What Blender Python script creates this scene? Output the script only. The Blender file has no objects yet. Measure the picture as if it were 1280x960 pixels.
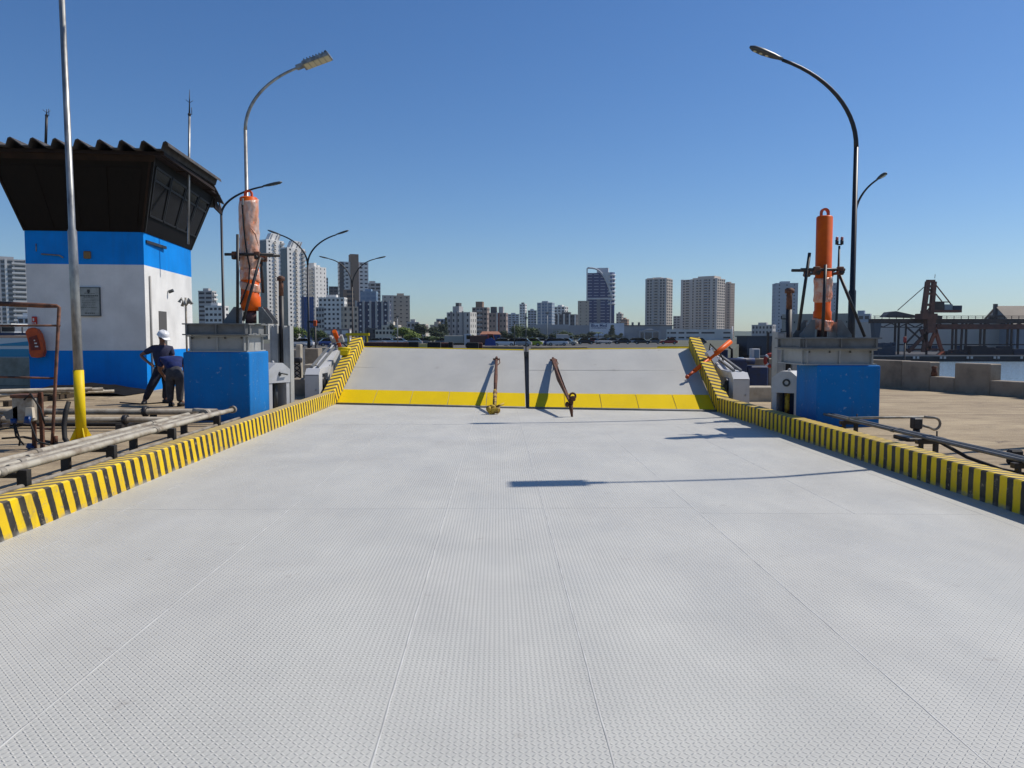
import bpy, bmesh, math, random
from mathutils import Vector, Matrix, Euler, Quaternion
R = math.radians
rnd = random.Random(7)
sc = bpy.context.scene
C = sc.collection
# ------------------------------------------------------------------ camera
CAMZ, F = 1.6, 960.0
cam_d = bpy.data.cameras.new('camera'); cam = bpy.data.objects.new('camera', cam_d); C.objects.link(cam)
cam.location = (0, 0, CAMZ)
cam.rotation_euler = (R(90 - 3.46), 0, R(-1.07))
cam_d.sensor_width = 36; cam_d.lens = 27.0; cam_d.clip_end = 9000; cam_d.clip_start = .05
sc.camera = cam
CM = cam.rotation_euler.to_matrix()
def ray(px, py):
    return CM @ Vector(((px - 640) / F, -(py - 480) / F, -1))
def W(px, py, Y):                       # the point of a picture position at depth Y
    d = ray(px, py); k = Y / d.y
    return Vector((d.x * k, Y, CAMZ + d.z * k))
def G(px, py, z=.12):                   # the point of a picture position at height z
    d = ray(px, py); k = (z - CAMZ) / d.z
    return Vector((d.x * k, d.y * k, z))
# ------------------------------------------------------------------ materials
MATS = {}
def mat(name, col, rough=.6, metal=0, col2=None, scale=3, lo=.42, hi=.62, bump=0, bscale=30, spec=.4, detail=6, sx=(1,1,1)):
    if name in MATS: return MATS[name]
    m = bpy.data.materials.new(name); m.use_nodes = True
    nt = m.node_tree; N = nt.nodes; L = nt.links
    b = N['Principled BSDF']
    b.inputs['Base Color'].default_value = (*col, 1); b.inputs['Roughness'].default_value = rough
    b.inputs['Metallic'].default_value = metal; b.inputs['Specular IOR Level'].default_value = spec
    tc = N.new('ShaderNodeTexCoord'); mp = N.new('ShaderNodeMapping'); mp.inputs['Scale'].default_value = sx
    L.new(tc.outputs['Object'], mp.inputs['Vector'])
    if col2 is not None:
        n = N.new('ShaderNodeTexNoise'); n.inputs['Scale'].default_value = scale; n.inputs['Detail'].default_value = detail
        n.inputs['Roughness'].default_value = .62
        L.new(mp.outputs[0], n.inputs['Vector'])
        r = N.new('ShaderNodeMapRange'); r.inputs['From Min'].default_value = lo; r.inputs['From Max'].default_value = hi
        L.new(n.outputs['Fac'], r.inputs['Value'])
        mx = N.new('ShaderNodeMix'); mx.data_type = 'RGBA'
        mx.inputs['A'].default_value = (*col, 1); mx.inputs['B'].default_value = (*col2, 1)
        L.new(r.outputs[0], mx.inputs['Factor']); L.new(mx.outputs['Result'], b.inputs['Base Color'])
    if bump:
        n2 = N.new('ShaderNodeTexNoise'); n2.inputs['Scale'].default_value = bscale; n2.inputs['Detail'].default_value = 4
        L.new(tc.outputs['Object'], n2.inputs['Vector'])
        bp = N.new('ShaderNodeBump'); bp.inputs['Strength'].default_value = 1; bp.inputs['Distance'].default_value = bump
        L.new(n2.outputs['Fac'], bp.inputs['Height']); L.new(bp.outputs[0], b.inputs['Normal'])
    MATS[name] = m
    return m
class NB:                                # tiny node builder
    def __init__(s, m): s.N = m.node_tree.nodes; s.L = m.node_tree.links
    def math(s, op, a, b=None, c=None):
        n = s.N.new('ShaderNodeMath'); n.operation = op
        for i, v in enumerate((a, b, c)):
            if v is None: continue
            if isinstance(v, (int, float)): n.inputs[i].default_value = v
            else: s.L.new(v, n.inputs[i])
        return n.outputs[0]
    def mix(s, f, a, b):
        n = s.N.new('ShaderNodeMix'); n.data_type = 'RGBA'
        for k, v in (('Factor', f), ('A', a), ('B', b)):
            if isinstance(v, tuple): n.inputs[k].default_value = (*v, 1)
            elif isinstance(v, (int, float)): n.inputs[k].default_value = v
            else: s.L.new(v, n.inputs[k])
        return n.outputs['Result']
    def noise(s, vec, scale, detail=5, rough=.6):
        n = s.N.new('ShaderNodeTexNoise'); n.inputs['Scale'].default_value = scale
        n.inputs['Detail'].default_value = detail; n.inputs['Roughness'].default_value = rough
        s.L.new(vec, n.inputs['Vector']); return n.outputs['Fac']
    def rng(s, v, a, b, c=0., d=1.):
        n = s.N.new('ShaderNodeMapRange'); s.L.new(v, n.inputs['Value'])
        for k, x in zip(('From Min', 'From Max', 'To Min', 'To Max'), (a, b, c, d)): n.inputs[k].default_value = x
        return n.outputs[0]
    def coords(s):
        t = s.N.new('ShaderNodeTexCoord'); x = s.N.new('ShaderNodeSeparateXYZ'); s.L.new(t.outputs['Object'], x.inputs[0])
        return t.outputs['Object'], x.outputs[0], x.outputs[1], x.outputs[2]
    def scaled(s, vec, sc_):
        n = s.N.new('ShaderNodeMapping'); n.inputs['Scale'].default_value = sc_; s.L.new(vec, n.inputs['Vector']); return n.outputs[0]

def deck_mat(name, base, yellow=False):
    m = bpy.data.materials.new(name); m.use_nodes = True; k = NB(m); b = k.N['Principled BSDF']
    vec, x, y, z = k.coords()
    p = .0255
    u = k.math('DIVIDE', x, p); v = k.math('DIVIDE', y, p * 1.05)
    s = k.math('SUBTRACT', k.math('MULTIPLY', k.math('FLOORED_MODULO', k.math('ADD', k.math('FLOOR', u), k.math('FLOOR', v)), 2.0), 2.0), 1.0)
    du = k.math('SUBTRACT', k.math('FRACT', u), .5); dv = k.math('MULTIPLY', k.math('SUBTRACT', k.math('FRACT', v), .5), s)
    ca, sa = math.cos(R(38)), math.sin(R(38))
    a = k.math('ADD', k.math('MULTIPLY', du, ca), k.math('MULTIPLY', dv, sa))
    c = k.math('SUBTRACT', k.math('MULTIPLY', dv, ca), k.math('MULTIPLY', du, sa))
    d = k.math('SQRT', k.math('ADD', k.math('POWER', k.math('DIVIDE', k.math('ABSOLUTE', a), .52), 2.), k.math('POWER', k.math('DIVIDE', k.math('ABSOLUTE', c), .19), 2.)))
    h = k.rng(d, 1.0, .35)
    big = k.noise(vec, .55, 4); mid = k.noise(k.scaled(vec, (1, .45, 1)), 1.7, 6, .65); fine = k.noise(vec, 60, 3)
    lo = tuple(q * .955 for q in base); hi = tuple(min(1, q * 1.04) for q in base)
    col = k.mix(k.rng(mid, .36, .66), lo, hi)
    if not yellow:
        col = k.mix(k.math('MULTIPLY', k.rng(big, .56, .78), .16), col, (.50, .515, .54))            # milky wash marks
        st = k.noise(k.scaled(vec, (.5, 1.6, 1)), .42, 5, .7)
        col = k.mix(k.math('MULTIPLY', k.rng(st, .56, .70), .22), col, (.36, .35, .33))           # dusty scuffs
        sp = k.noise(vec, 2.6, 8, .72)
        col = k.mix(k.math('MULTIPLY', k.rng(sp, .63, .72), .5), col, (.24, .2, .17))              # small dark spots
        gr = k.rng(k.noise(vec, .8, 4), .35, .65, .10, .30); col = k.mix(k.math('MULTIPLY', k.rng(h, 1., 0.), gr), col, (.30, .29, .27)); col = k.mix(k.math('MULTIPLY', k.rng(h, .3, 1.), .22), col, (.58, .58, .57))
    else:
        col = k.mix(k.math('MULTIPLY', k.rng(k.noise(vec, 6, 6, .7), .60, .72), .35), col, (.50, .38, .08))
    k.L.new(col, b.inputs['Base Color'])
    k.L.new(k.rng(mid, .3, .7, .42, .6), b.inputs['Roughness']); b.inputs['Specular IOR Level'].default_value = .1 if yellow else .3
    bp = k.N.new('ShaderNodeBump'); bp.inputs['Strength'].default_value = .8; bp.inputs['Distance'].default_value = .0056
    k.L.new(k.math('ADD', h, k.math('MULTIPLY', fine, .25)), bp.inputs['Height']); k.L.new(bp.outputs[0], b.inputs['Normal'])
    return m
def stripe_mat(name, axis, period, frac, kz, kx, x0, phase=0, dust=.0, dy0=-50.):
    """painted hazard stripes along the kerb, worn and dusty"""
    m = bpy.data.materials.new(name); m.use_nodes = True; k = NB(m); b = k.N['Principled BSDF']
    vec, x, y, z = k.coords()
    t = k.math('ADD', k.math('ADD', y, k.math('MULTIPLY', z, kz)), k.math('MULTIPLY', k.math('SUBTRACT', k.math('ABSOLUTE', x), x0), kx))
    wob = k.math('MULTIPLY', k.math('SUBTRACT', k.noise(vec, 9, 3), .5), .02)
    wob = k.math('ADD', wob, k.math('MULTIPLY', k.math('SUBTRACT', k.noise(vec, 1.4, 1), .5), .05))
    f = k.math('FRACT', k.math('ADD', k.math('DIVIDE', k.math('ADD', t, wob), period), phase))
    e = k.rng(f, frac - .03, frac + .03)
    yel = k.mix(k.rng(k.noise(vec, 2.2, 5), .4, .65), (.82, .56, .005), (.72, .47, .018))
    blk = k.mix(k.rng(k.noise(vec, 3, 5), .4, .7), (.028, .026, .022), (.06, .055, .045))
    col = k.mix(e, yel, blk)
    col = k.mix(k.math('MULTIPLY', k.rng(k.noise(vec, 11, 7, .72), .58, .68), .8), col, (.32, .26, .17))
    col = k.mix(k.math('MULTIPLY', k.rng(k.noise(k.scaled(vec, (1, 1, .3)), 5, 6, .7), .52, .7), .35), col, (.16, .13, .09))
    col = k.mix(k.math('MULTIPLY', k.rng(z, .05, .0), k.rng(k.noise(vec, 6, 5), .40, .65)), col, (.30, .28, .24))
    geo = k.N.new('ShaderNodeNewGeometry'); sx = k.N.new('ShaderNodeSeparateXYZ'); k.L.new(geo.outputs['Normal'], sx.inputs[0])
    up = k.rng(sx.outputs[2], .6, .9)
    col = k.mix(k.math('MULTIPLY', k.math('MULTIPLY', up, dust), k.math('MULTIPLY', k.rng(k.noise(vec, 1.3, 5), .25, .55, .55, 1.), k.rng(y, dy0, dy0 + 4., .35, 1.))), col, (.40, .32, .20))   # dust lies on the tops
    k.L.new(col, b.inputs['Base Color']); b.inputs['Roughness'].default_value = .6; b.inputs['Specular IOR Level'].default_value = .2
    return m
CONC = mat('concrete', (.30, .25, .19), .9, col2=(.20, .165, .125), scale=1.6, bump=.01, bscale=14)
PALEC = mat('pale_concrete', (.42, .37, .29), .9, col2=(.28, .24, .18), scale=2.2, bump=.008, bscale=18)
GREY = mat('grey_paint', (.34, .345, .335), .55, col2=(.25, .25, .235), scale=2.5, lo=.45, hi=.7)
GREYD = mat('grey_steel', (.165, .17, .17), .6, col2=(.115, .115, .11), scale=4, lo=.42, hi=.65)
WHITEM = mat('light_grey_paint', (.50, .505, .51), .5, col2=(.41, .41, .40), scale=3, lo=.5, hi=.72)
BLACK = mat('black_steel', (.018, .018, .02), .5, col2=(.035, .03, .028), scale=6)
RUBBER = mat('black_rubber', (.015, .015, .016), .75)
RUST = mat('rust', (.13, .05, .025), .8, col2=(.05, .022, .014), scale=12, bump=.003, bscale=60)
RUSTY = mat('rusty_pipe', (.18, .075, .04), .75, col2=(.06, .03, .022), scale=9)
ORANGE = mat('orange_paint', (.74, .115, .004), .45, col2=(.64, .09, .005), scale=4, spec=.2)
ORANGE2 = mat('dull_orange', (.55, .085, .015), .55, col2=(.40, .06, .015), scale=6)
WRAP = mat('plastic_wrap', (.60, .26, .14), .3, col2=(.60, .43, .35), scale=4, lo=.42, hi=.62, bump=.012, bscale=14, spec=.6, sx=(2.2, 2.2, .9))
WRAPO = mat('thin_wrap', (.66, .20, .09), .3, col2=(.70, .44, .33), scale=6, lo=.42, hi=.6, bump=.02, bscale=16, spec=.6)
def wallpaint(name, c, chip, dirt, rough=.65, spec=.15, chips=.64, dirtk=.5):
    """wall paint with rain streaks, scuffs near the foot and small chips"""
    m = bpy.data.materials.new(name); m.use_nodes = True; k = NB(m); b = k.N['Principled BSDF']
    vec, x, y, z = k.coords()
    col = k.mix(k.rng(k.noise(vec, 1.1, 5), .35, .65), c, tuple(q * .82 for q in c))
    st = k.noise(k.scaled(vec, (5, 5, .22)), 1.0, 6, .65)
    col = k.mix(k.math('MULTIPLY', k.rng(st, .50, .70), dirtk * .6), col, dirt)
    foot = k.math('MULTIPLY', k.rng(z, .55, .02), k.rng(k.noise(vec, 4, 5, .7), .35, .65))
    col = k.mix(k.math('MULTIPLY', foot, dirtk), col, dirt)
    col = k.mix(k.math('MULTIPLY', k.rng(k.noise(vec, 9, 8, .75), chips, chips + .05), .7), col, chip)
    k.L.new(col, b.inputs['Base Color']); b.inputs['Roughness'].default_value = rough; b.inputs['Specular IOR Level'].default_value = spec
    bp = k.N.new('ShaderNodeBump'); bp.inputs['Distance'].default_value = .006; k.L.new(k.noise(vec, 14, 5), bp.inputs['Height']); k.L.new(bp.outputs[0], b.inputs['Normal'])
    return m
BLUE = wallpaint('blue_paint', (.005, .175, .50), (.22, .36, .50), (.05, .10, .16), chips=.605)
BLUEW = wallpaint('wall_blue', (.002, .25, .76), (.12, .36, .7), (.02, .12, .34), chips=.70, dirtk=.4)
WALLW = wallpaint('wall_white', (.78, .77, .74), (.55, .53, .48), (.50, .47, .41), .8, .1, .71, .2)
DARKB = mat('dark_cladding', (.0075, .0055, .0045), .6, spec=.15, col2=(.005, .004, .0035), scale=3, sx=(3, 3, .4))
BROWN = mat('brown_fascia', (.026, .014, .008), .7, spec=.2, col2=(.016, .009, .006), scale=4)
ROOF = mat('roof_sheet', (.045, .042, .042), .8, col2=(.085, .075, .068), scale=3)
GLASSD = mat('dark_glass', (.004, .005, .006), .08, spec=.22)
GALV = mat('galvanised_steel', (.36, .36, .34), .42, .55, col2=(.17, .17, .17), scale=9, lo=.4, hi=.66, sx=(1, 1, .4))
YELP = mat('yellow_paint', (.76, .55, .006), .5, spec=.2, col2=(.68, .47, .012), scale=3)
PIPEM = mat('pipe_grey', (.28, .25, .20), .6, col2=(.14, .11, .08), scale=5, lo=.43, hi=.66)
PIPEW = mat('pipe_pale', (.41, .375, .30), .6, col2=(.20, .155, .105), scale=5, lo=.45, hi=.7)
LENS = mat('lamp_lens', (.62, .56, .38), .25)
GREYDK = mat('dark_grey_metal', (.06, .065, .065), .45)
# ------------------------------------------------------------------ mesh builder
WL = {}
class MB:
    def __init__(s): s.v = []; s.f = []; s.sm = []
    def add(s, vs, fs, smooth=False):
        o = len(s.v); s.v += [Vector(v) for v in vs]; s.f += [tuple(i + o for i in f) for f in fs]; s.sm += [smooth] * len(fs); return s
    def box(s, lo, hi, M=None):
        x0, y0, z0 = lo; x1, y1, z1 = hi
        vs = [Vector(p) for p in ((x0,y0,z0),(x1,y0,z0),(x1,y1,z0),(x0,y1,z0),(x0,y0,z1),(x1,y0,z1),(x1,y1,z1),(x0,y1,z1))]
        if M is not None: vs = [M @ v for v in vs]
        return s.add(vs, [(3,2,1,0),(4,5,6,7),(0,1,5,4),(1,2,6,5),(2,3,7,6),(3,0,4,7)])
    def bbox(s, lo, hi, bv=.01, seg=1, M=None):         # bevelled box
        bm = bmesh.new(); bmesh.ops.create_cube(bm, size=1)
        for v in bm.verts: v.co = Vector([lo[i] + (v.co[i] + .5) * (hi[i] - lo[i]) for i in range(3)])
        bmesh.ops.bevel(bm, geom=bm.edges[:], offset=bv, segments=seg, affect='EDGES', profile=.5)
        bm.verts.index_update()
        vs = [v.co.copy() if M is None else M @ v.co for v in bm.verts]; fs = [[v.index for v in f.verts] for f in bm.faces]
        bm.free(); return s.add(vs, fs)
    def bar(s, p, q, w, h=None, up=(0,0,1)):
        p, q = Vector(p), Vector(q); h = h or w; d = (q - p).normalized(); up = Vector(up)
        if abs(d.dot(up)) > .95: up = Vector((0,1,0))
        a = d.cross(up).normalized(); b = a.cross(d)
        vs = [c + a * (i * w / 2) + b * (j * h / 2) for c in (p, q) for i, j in ((-1,-1),(1,-1),(1,1),(-1,1))]
        return s.add(vs, [(0,3,2,1)[::-1],(4,5,6,7)[::-1],(0,1,5,4)[::-1],(1,2,6,5)[::-1],(2,3,7,6)[::-1],(3,0,4,7)[::-1]])
    def tube(s, pts, r, n=10, caps=True):
        pts = [Vector(p) for p in pts]; rs = r if isinstance(r, (list, tuple)) else [r] * len(pts)
        up = None; vs = []; fs = []
        for i, p in enumerate(pts):
            d = (pts[min(i + 1, len(pts) - 1)] - pts[max(i - 1, 0)]).normalized()
            if up is None:
                up = Vector((0,0,1)) if abs(d.z) < .9 else Vector((1,0,0))
            a = d.cross(up).normalized(); b = a.cross(d).normalized(); up = b
            vs += [p + (a * math.cos(t) + b * math.sin(t)) * rs[i] for t in [2 * math.pi * j / n for j in range(n)]]
        for i in range(len(pts) - 1):
            for j in range(n):
                fs.append((i*n + j, (i+1)*n + j, (i+1)*n + (j+1) % n, i*n + (j+1) % n))
        s.add(vs, fs, True)
        if caps:
            o = len(s.v) - len(vs)
            s.f.append(tuple(o + j for j in range(n))); s.sm.append(False)
            s.f.append(tuple(o + len(vs) - n + j for j in range(n))[::-1]); s.sm.append(False)
        return s
    def lathe(s, prof, c=(0,0,0), n=20, fn=None):        # prof: (r, z)
        c = Vector(c); vs = []; fs = []
        for r, z in prof:
            for j in range(n):
                t = 2 * math.pi * j / n; rr = r if fn is None else r + fn(t, z)
                vs.append(c + Vector((rr * math.cos(t), rr * math.sin(t), z)))
        for i in range(len(prof) - 1):
            for j in range(n): fs.append((i*n + j, i*n + (j+1) % n, (i+1)*n + (j+1) % n, (i+1)*n + j))
        s.add(vs, fs, True); o = len(s.v) - len(vs)
        s.f.append(tuple(o + j for j in range(n))[::-1]); s.sm.append(False)
        s.f.append(tuple(o + len(vs) - n + j for j in range(n))); s.sm.append(False)
        return s
    def prism(s, poly, d):                              # closed 3D polygon swept by vector d
        d = Vector(d); n = len(poly); P = [Vector(p) for p in poly]
        return s.add(P + [p + d for p in P], [tuple(range(n))[::-1], tuple(range(n, 2*n))] + [(i, (i+1) % n, n + (i+1) % n, n + i) for i in range(n)])
    def ball(s, c, r, n=10, m=7):
        c = Vector(c); r = Vector(r) if not isinstance(r, (int, float)) else Vector((r, r, r))
        vs = [c + Vector((0,0,-r.z))]
        for i in range(1, m):
            a = math.pi * i / m - math.pi / 2
            vs += [c + Vector((r.x * math.cos(a) * math.cos(2*math.pi*j/n), r.y * math.cos(a) * math.sin(2*math.pi*j/n), r.z * math.sin(a))) for j in range(n)]
        vs.append(c + Vector((0,0,r.z))); fs = []
        for j in range(n):
            fs.append((0, 1 + (j+1) % n, 1 + j)); fs.append((len(vs)-1, 1 + (m-2)*n + j, 1 + (m-2)*n + (j+1) % n))
            for i in range(m - 2): fs.append((1 + i*n + j, 1 + i*n + (j+1) % n, 1 + (i+1)*n + (j+1) % n, 1 + (i+1)*n + j))
        return s.add(vs, fs, True)
    def ring(s, c, R_, r, ax='z', n=20, k=8, a0=0., a1=360.):
        c = Vector(c); full = abs(a1 - a0) >= 360
        cnt = n if full else n + 1
        pts = []
        for i in range(cnt):
            t = R(a0 + (a1 - a0) * i / n); x, y = R_ * math.cos(t), R_ * math.sin(t)
            pts.append(c + (Vector((x, y, 0)) if ax == 'z' else Vector((x, 0, y)) if ax == 'y' else Vector((0, x, y))))
        if not full: return s.tube(pts, r, k)
        vs = []; fs = []
        nz = {'z': Vector((0,0,1)), 'y': Vector((0,1,0)), 'x': Vector((1,0,0))}[ax]
        for p in pts:
            o = (p - c).normalized()
            vs += [p + o * (r * math.cos(2*math.pi*j/k)) + nz * (r * math.sin(2*math.pi*j/k)) for j in range(k)]
        for i in range(n):
            for j in range(k): fs.append((i*k + j, ((i+1) % n)*k + j, ((i+1) % n)*k + (j+1) % k, i*k + (j+1) % k))
        return s.add(vs, fs, True)
    def build(s, name, m, parent=None, kind=None, loc=None):
        me = bpy.data.meshes.new(name)
        if parent is not None: o0 = WL[parent.name]
        elif loc is not None: o0 = Vector(loc)
        else:
            o0 = Vector(((min(v.x for v in s.v) + max(v.x for v in s.v)) / 2, (min(v.y for v in s.v) + max(v.y for v in s.v)) / 2, min(v.z for v in s.v)))
        me.from_pydata([v - o0 for v in s.v], [], s.f)
        bm = bmesh.new(); bm.from_mesh(me); bmesh.ops.recalc_face_normals(bm, faces=bm.faces[:])
        bm.to_mesh(me); bm.free()
        if any(s.sm): me.polygons.foreach_set('use_smooth', s.sm)
        if m is not None:
            me.materials.append(m)
        o = bpy.data.objects.new(name, me); C.objects.link(o)
        if parent is not None: o.parent = parent
        else: o.location = o0
        WL[o.name] = o0.copy()
        if kind: o['kind'] = kind
        return o
def tag(o, label, cat=None, group=None):
    o['label'] = label
    if cat: o['category'] = cat
    if group: o['group'] = group
    return o
def thing(name, label, cat, loc, group=None):
    o = bpy.data.objects.new(name, None); C.objects.link(o); o.location = loc; o.empty_display_size = .2
    WL[o.name] = Vector(loc); return tag(o, label, cat, group)
def kids(o): return [c for c in bpy.data.objects if c.parent is o]
def dup(root, loc=None, label=None, rotz=None, scale=None, mats=None, group=None):
    def cp(o, par):
        c = o.copy(); C.objects.link(c)
        if par is not None: c.parent = par
        WL[c.name] = WL[o.name].copy()
        if mats:
            base = o.name.split('.')[0]
            if base in mats and c.material_slots:
                c.material_slots[0].link = 'OBJECT'; c.material_slots[0].material = mats[base]
        for ch in KIDS.get(o.name, []): cp(ch, c)
        return c
    KIDS = {}
    def walk(o):
        KIDS[o.name] = list(o.children)
        for c in o.children: walk(c)
    walk(root)
    r = cp(root, None)
    if loc is not None: r.location = loc; WL[r.name] = Vector(loc)
    if rotz is not None: r.rotation_euler = (0, 0, rotz)
    if scale is not None: r.scale = (scale,) * 3 if isinstance(scale, (int, float)) else scale
    if label: r['label'] = label
    if group: r['group'] = group
    return r
def arc(c, r, a0, a1, n, ex, ez):        # arc in the plane of ex, ez
    return [Vector(c) + Vector(ex) * (r * math.cos(R(a0 + (a1 - a0) * i / n))) + Vector(ez) * (r * math.sin(R(a0 + (a1 - a0) * i / n))) for i in range(n + 1)]
# ------------------------------------------------------------------ light
SUN = Vector((.76, .28, 1)).normalized()
w = bpy.data.worlds.new('World'); sc.world = w; w.use_nodes = True
nt = w.node_tree; bg = nt.nodes['Background']; sky = nt.nodes.new('ShaderNodeTexSky'); sky.sky_type = 'NISHITA'
sky.sun_disc = False; sky.sun_elevation = math.asin(SUN.z); sky.sun_rotation = math.atan2(SUN.x, SUN.y)
sky.altitude = 0; sky.air_density = 1.0; sky.dust_density = .35; sky.ozone_density = 1.8
hs = nt.nodes.new('ShaderNodeHueSaturation'); hs.inputs['Saturation'].default_value = 1.22; nt.links.new(sky.outputs[0], hs.inputs['Color']); tn = nt.nodes.new('ShaderNodeMix'); tn.data_type = 'RGBA'; tn.blend_type = 'MULTIPLY'; tn.inputs['Factor'].default_value = 1; tn.inputs['B'].default_value = (.82, .99, 1.22, 1); nt.links.new(hs.outputs[0], tn.inputs['A']); nt.links.new(tn.outputs['Result'], bg.inputs[0]); bg.inputs[1].default_value = .083
sd = bpy.data.lights.new('sun', 'SUN'); so = bpy.data.objects.new('sun', sd); C.objects.link(so)
sd.energy = 4.7; sd.angle = R(.53); sd.color = (1, .94, .86)
so.rotation_euler = SUN.to_track_quat('Z', 'Y').to_euler(); so.location = (30, 10, 40)
sc.view_settings.view_transform = 'Standard'; sc.view_settings.look = 'None'; sc.view_settings.exposure = 0; sc.view_settings.gamma = 1
HAZE = .00009
# ================================================================== ground, deck, kerbs, flaps
KL, KR = -3.89, 4.73
HL, HC, HR = Vector((KL, 18.5, 0)), Vector((.65, 17.26, 0)), Vector((KR, 16.5, 0))       # hinge line of the flaps
DECK = deck_mat('deck_plate', (.512, .505, .458)); DECKY = deck_mat('yellow_plate', (.80, .555, .004), True)
deck = MB().add([(KL - .2, -6, 0), (KR + .2, -6, 0), (KR + .2, 16.45, 0), HR, HC, HL, (KL - .2, 18.5, 0)], [(0,1,2,3,4,5,6)]).build('road_deck', DECK, kind='structure', loc=(0,0,0))
WELD = mat('weld_seam', (.545, .54, .505), .5, col2=(.42, .41, .38), scale=5)
def seam(pts, r=.006, name='weld_seam'):
    P = []
    for a, b in zip(pts[:-1], pts[1:]):
        a, b = Vector(a), Vector(b); n = max(2, int((b - a).length / .12))
        for i in range(n): P.append(a.lerp(b, i / n) + Vector((rnd.uniform(-.0018, .0018), 0, 0)))
    P.append(Vector(pts[-1]))
    mb = MB().tube([p for p in P], [r * .8 * rnd.uniform(.75, 1.3) for _ in P], 6)
    for v in mb.v: v.z = max(-.002, v.z * .2 + .0004)
    mb.build(name, WELD, deck)
for x, y0, y1 in ((-3.47, -5, 18), (-1.95, -5, 17.9), (-.476, -5, 17.4), (.434, -5, 17.3), (1.84, -5, 17.0), (3.25, 6.85, 14.1), (4.39, -5, 16.4)):
    seam([(x, y0, 0), (x, (y0 + y1) / 2, 0), (x, y1, 0)])
seam([(KL + .05, 7.14, 0), (1.84, 7.12, 0)], .004); seam([(1.84, 6.9, 0), (KR - .05, 6.78, 0)], .004); seam([(-1.2, 14.12, 0), (KR - .05, 14.06, 0)], .009)
seam([(-1.2, 14.12, 0), (KL + .05, 14.2, 0)], .004)
# quay slabs, water, land
WATER = bpy.data.materials.new('water'); WATER.use_nodes = True
k = NB(WATER); b = k.N['Principled BSDF']; b.inputs['Base Color'].default_value = (.20, .27, .32, 1); b.inputs['Roughness'].default_value = .12
vec, x, y, z = k.coords(); bp = k.N.new('ShaderNodeBump'); bp.inputs['Distance'].default_value = .9; bp.inputs['Strength'].default_value = .6
k.L.new(k.noise(k.scaled(vec, (.5, 1, 1)), .7, 6), bp.inputs['Height']); k.L.new(bp.outputs[0], b.inputs['Normal'])
WZ = -4.0
MB().add([(-1500,-200,WZ),(1800,-200,WZ),(1800,2400,WZ),(-1500,2400,WZ)], [(0,1,2,3)]).build('water', WATER, kind='structure', loc=(0,0,WZ))
def quay_mat():
    m = bpy.data.materials.new('quay_concrete'); m.use_nodes = True; k = NB(m); b = k.N['Principled BSDF']
    vec, x, y, z = k.coords()
    c = k.mix(k.rng(k.noise(vec, .5, 6, .65), .35, .65), (.40, .315, .195), (.27, .205, .125))
    c = k.mix(k.rng(k.noise(k.scaled(vec, (.18, 1, 1)), 1.9, 8, .72), .48, .64), c, (.21, .155, .095))
    c = k.mix(k.rng(k.noise(vec, 7, 6, .7), .62, .74), c, (.46, .39, .27))
    c = k.mix(k.math('MULTIPLY', k.rng(k.noise(k.scaled(vec, (.6, 2, 1)), 3, 8, .75), .5, .68), .6), c, (.17, .125, .08))
    c = k.mix(k.rng(k.noise(vec, .9, 7, .72), .62, .69), c, (.10, .072, .048))
    k.L.new(c, b.inputs['Base Color']); b.inputs['Roughness'].default_value = .92
    bp = k.N.new('ShaderNodeBump'); bp.inputs['Distance'].default_value = .02; k.L.new(k.noise(vec, 12, 6, .7), bp.inputs['Height']); k.L.new(bp.outputs[0], b.inputs['Normal'])
    return m
QUAY = quay_mat()
GZ = .12
MB().prism([(KL - .21, -6, WZ - 1), (-26, -6, WZ - 1), (-26, 25.2, WZ - 1), (KL - .21, 25.2, WZ - 1)], (0, 0, GZ - WZ + 1)).build('ground_quay', QUAY, kind='structure', loc=(0,0,0))
MB().prism([(KR + .21, -6, WZ - 1), (17.6, -6, WZ - 1), (13.35, 18.3, WZ - 1), (11.6, 23.0, WZ - 1), (10.2, 26.5, WZ - 1), (KR + .21, 26.5, WZ - 1)], (0, 0, GZ - WZ + 1)).build('ground_quay', QUAY, kind='structure', loc=(0,0,0))
ASPH = mat('asphalt', (.060, .058, .055), .9, col2=(.085, .08, .07), scale=.4)
LANDG = mat('shore_ground', (.10, .095, .07), .95, col2=(.06, .07, .04), scale=.05)
MB().prism([(-60, 33, WZ - 1), (14, 33, WZ - 1), (18, 60, WZ - 1), (60, 190, WZ - 1), (112, 352, WZ - 1), (150, 390, WZ - 1), (1500, 700, WZ - 1), (1700, 2300, WZ - 1), (-1500, 2300, WZ - 1), (-1400, 250, WZ - 1), (-75, 120, WZ - 1)], (0, 0, -WZ + 1)).build('ground_shore', LANDG, kind='structure', loc=(0,0,0))
MB().add([(-55, 36, .004), (13, 36, .004), (45, 200, .004), (30, 235, .004), (-60, 200, .004), (-60, 120, .004)], [(0,1,2,3,4,5)]).build('road_yard', ASPH, kind='structure', loc=(0,0,0))
# kerbs
for side, x0, x1, lab in ((-1, KL, KL - .21, 'yellow and black striped kerb running beside the pipes and the tower'), (1, KR, KR + .22, 'yellow and black striped kerb with its shaded face, before the sandy quay')):
    y1 = 18.4 if side < 0 else 16.4
    h = .31
    m = stripe_mat('hazard_stripes_%d' % side, 1, .19, .54, .35 if side < 0 else .02, 1.0, abs(x0), .2, .8 if side < 0 else .3, 8. if side < 0 else -50.)
    o = MB().bbox((min(x0, x1), -5.5, -.2), (max(x0, x1), y1, h), .012).build('striped_kerb', m, loc=(0,0,0))
    tag(o, lab, 'kerb', 'striped kerbs of the bridge')
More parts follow.
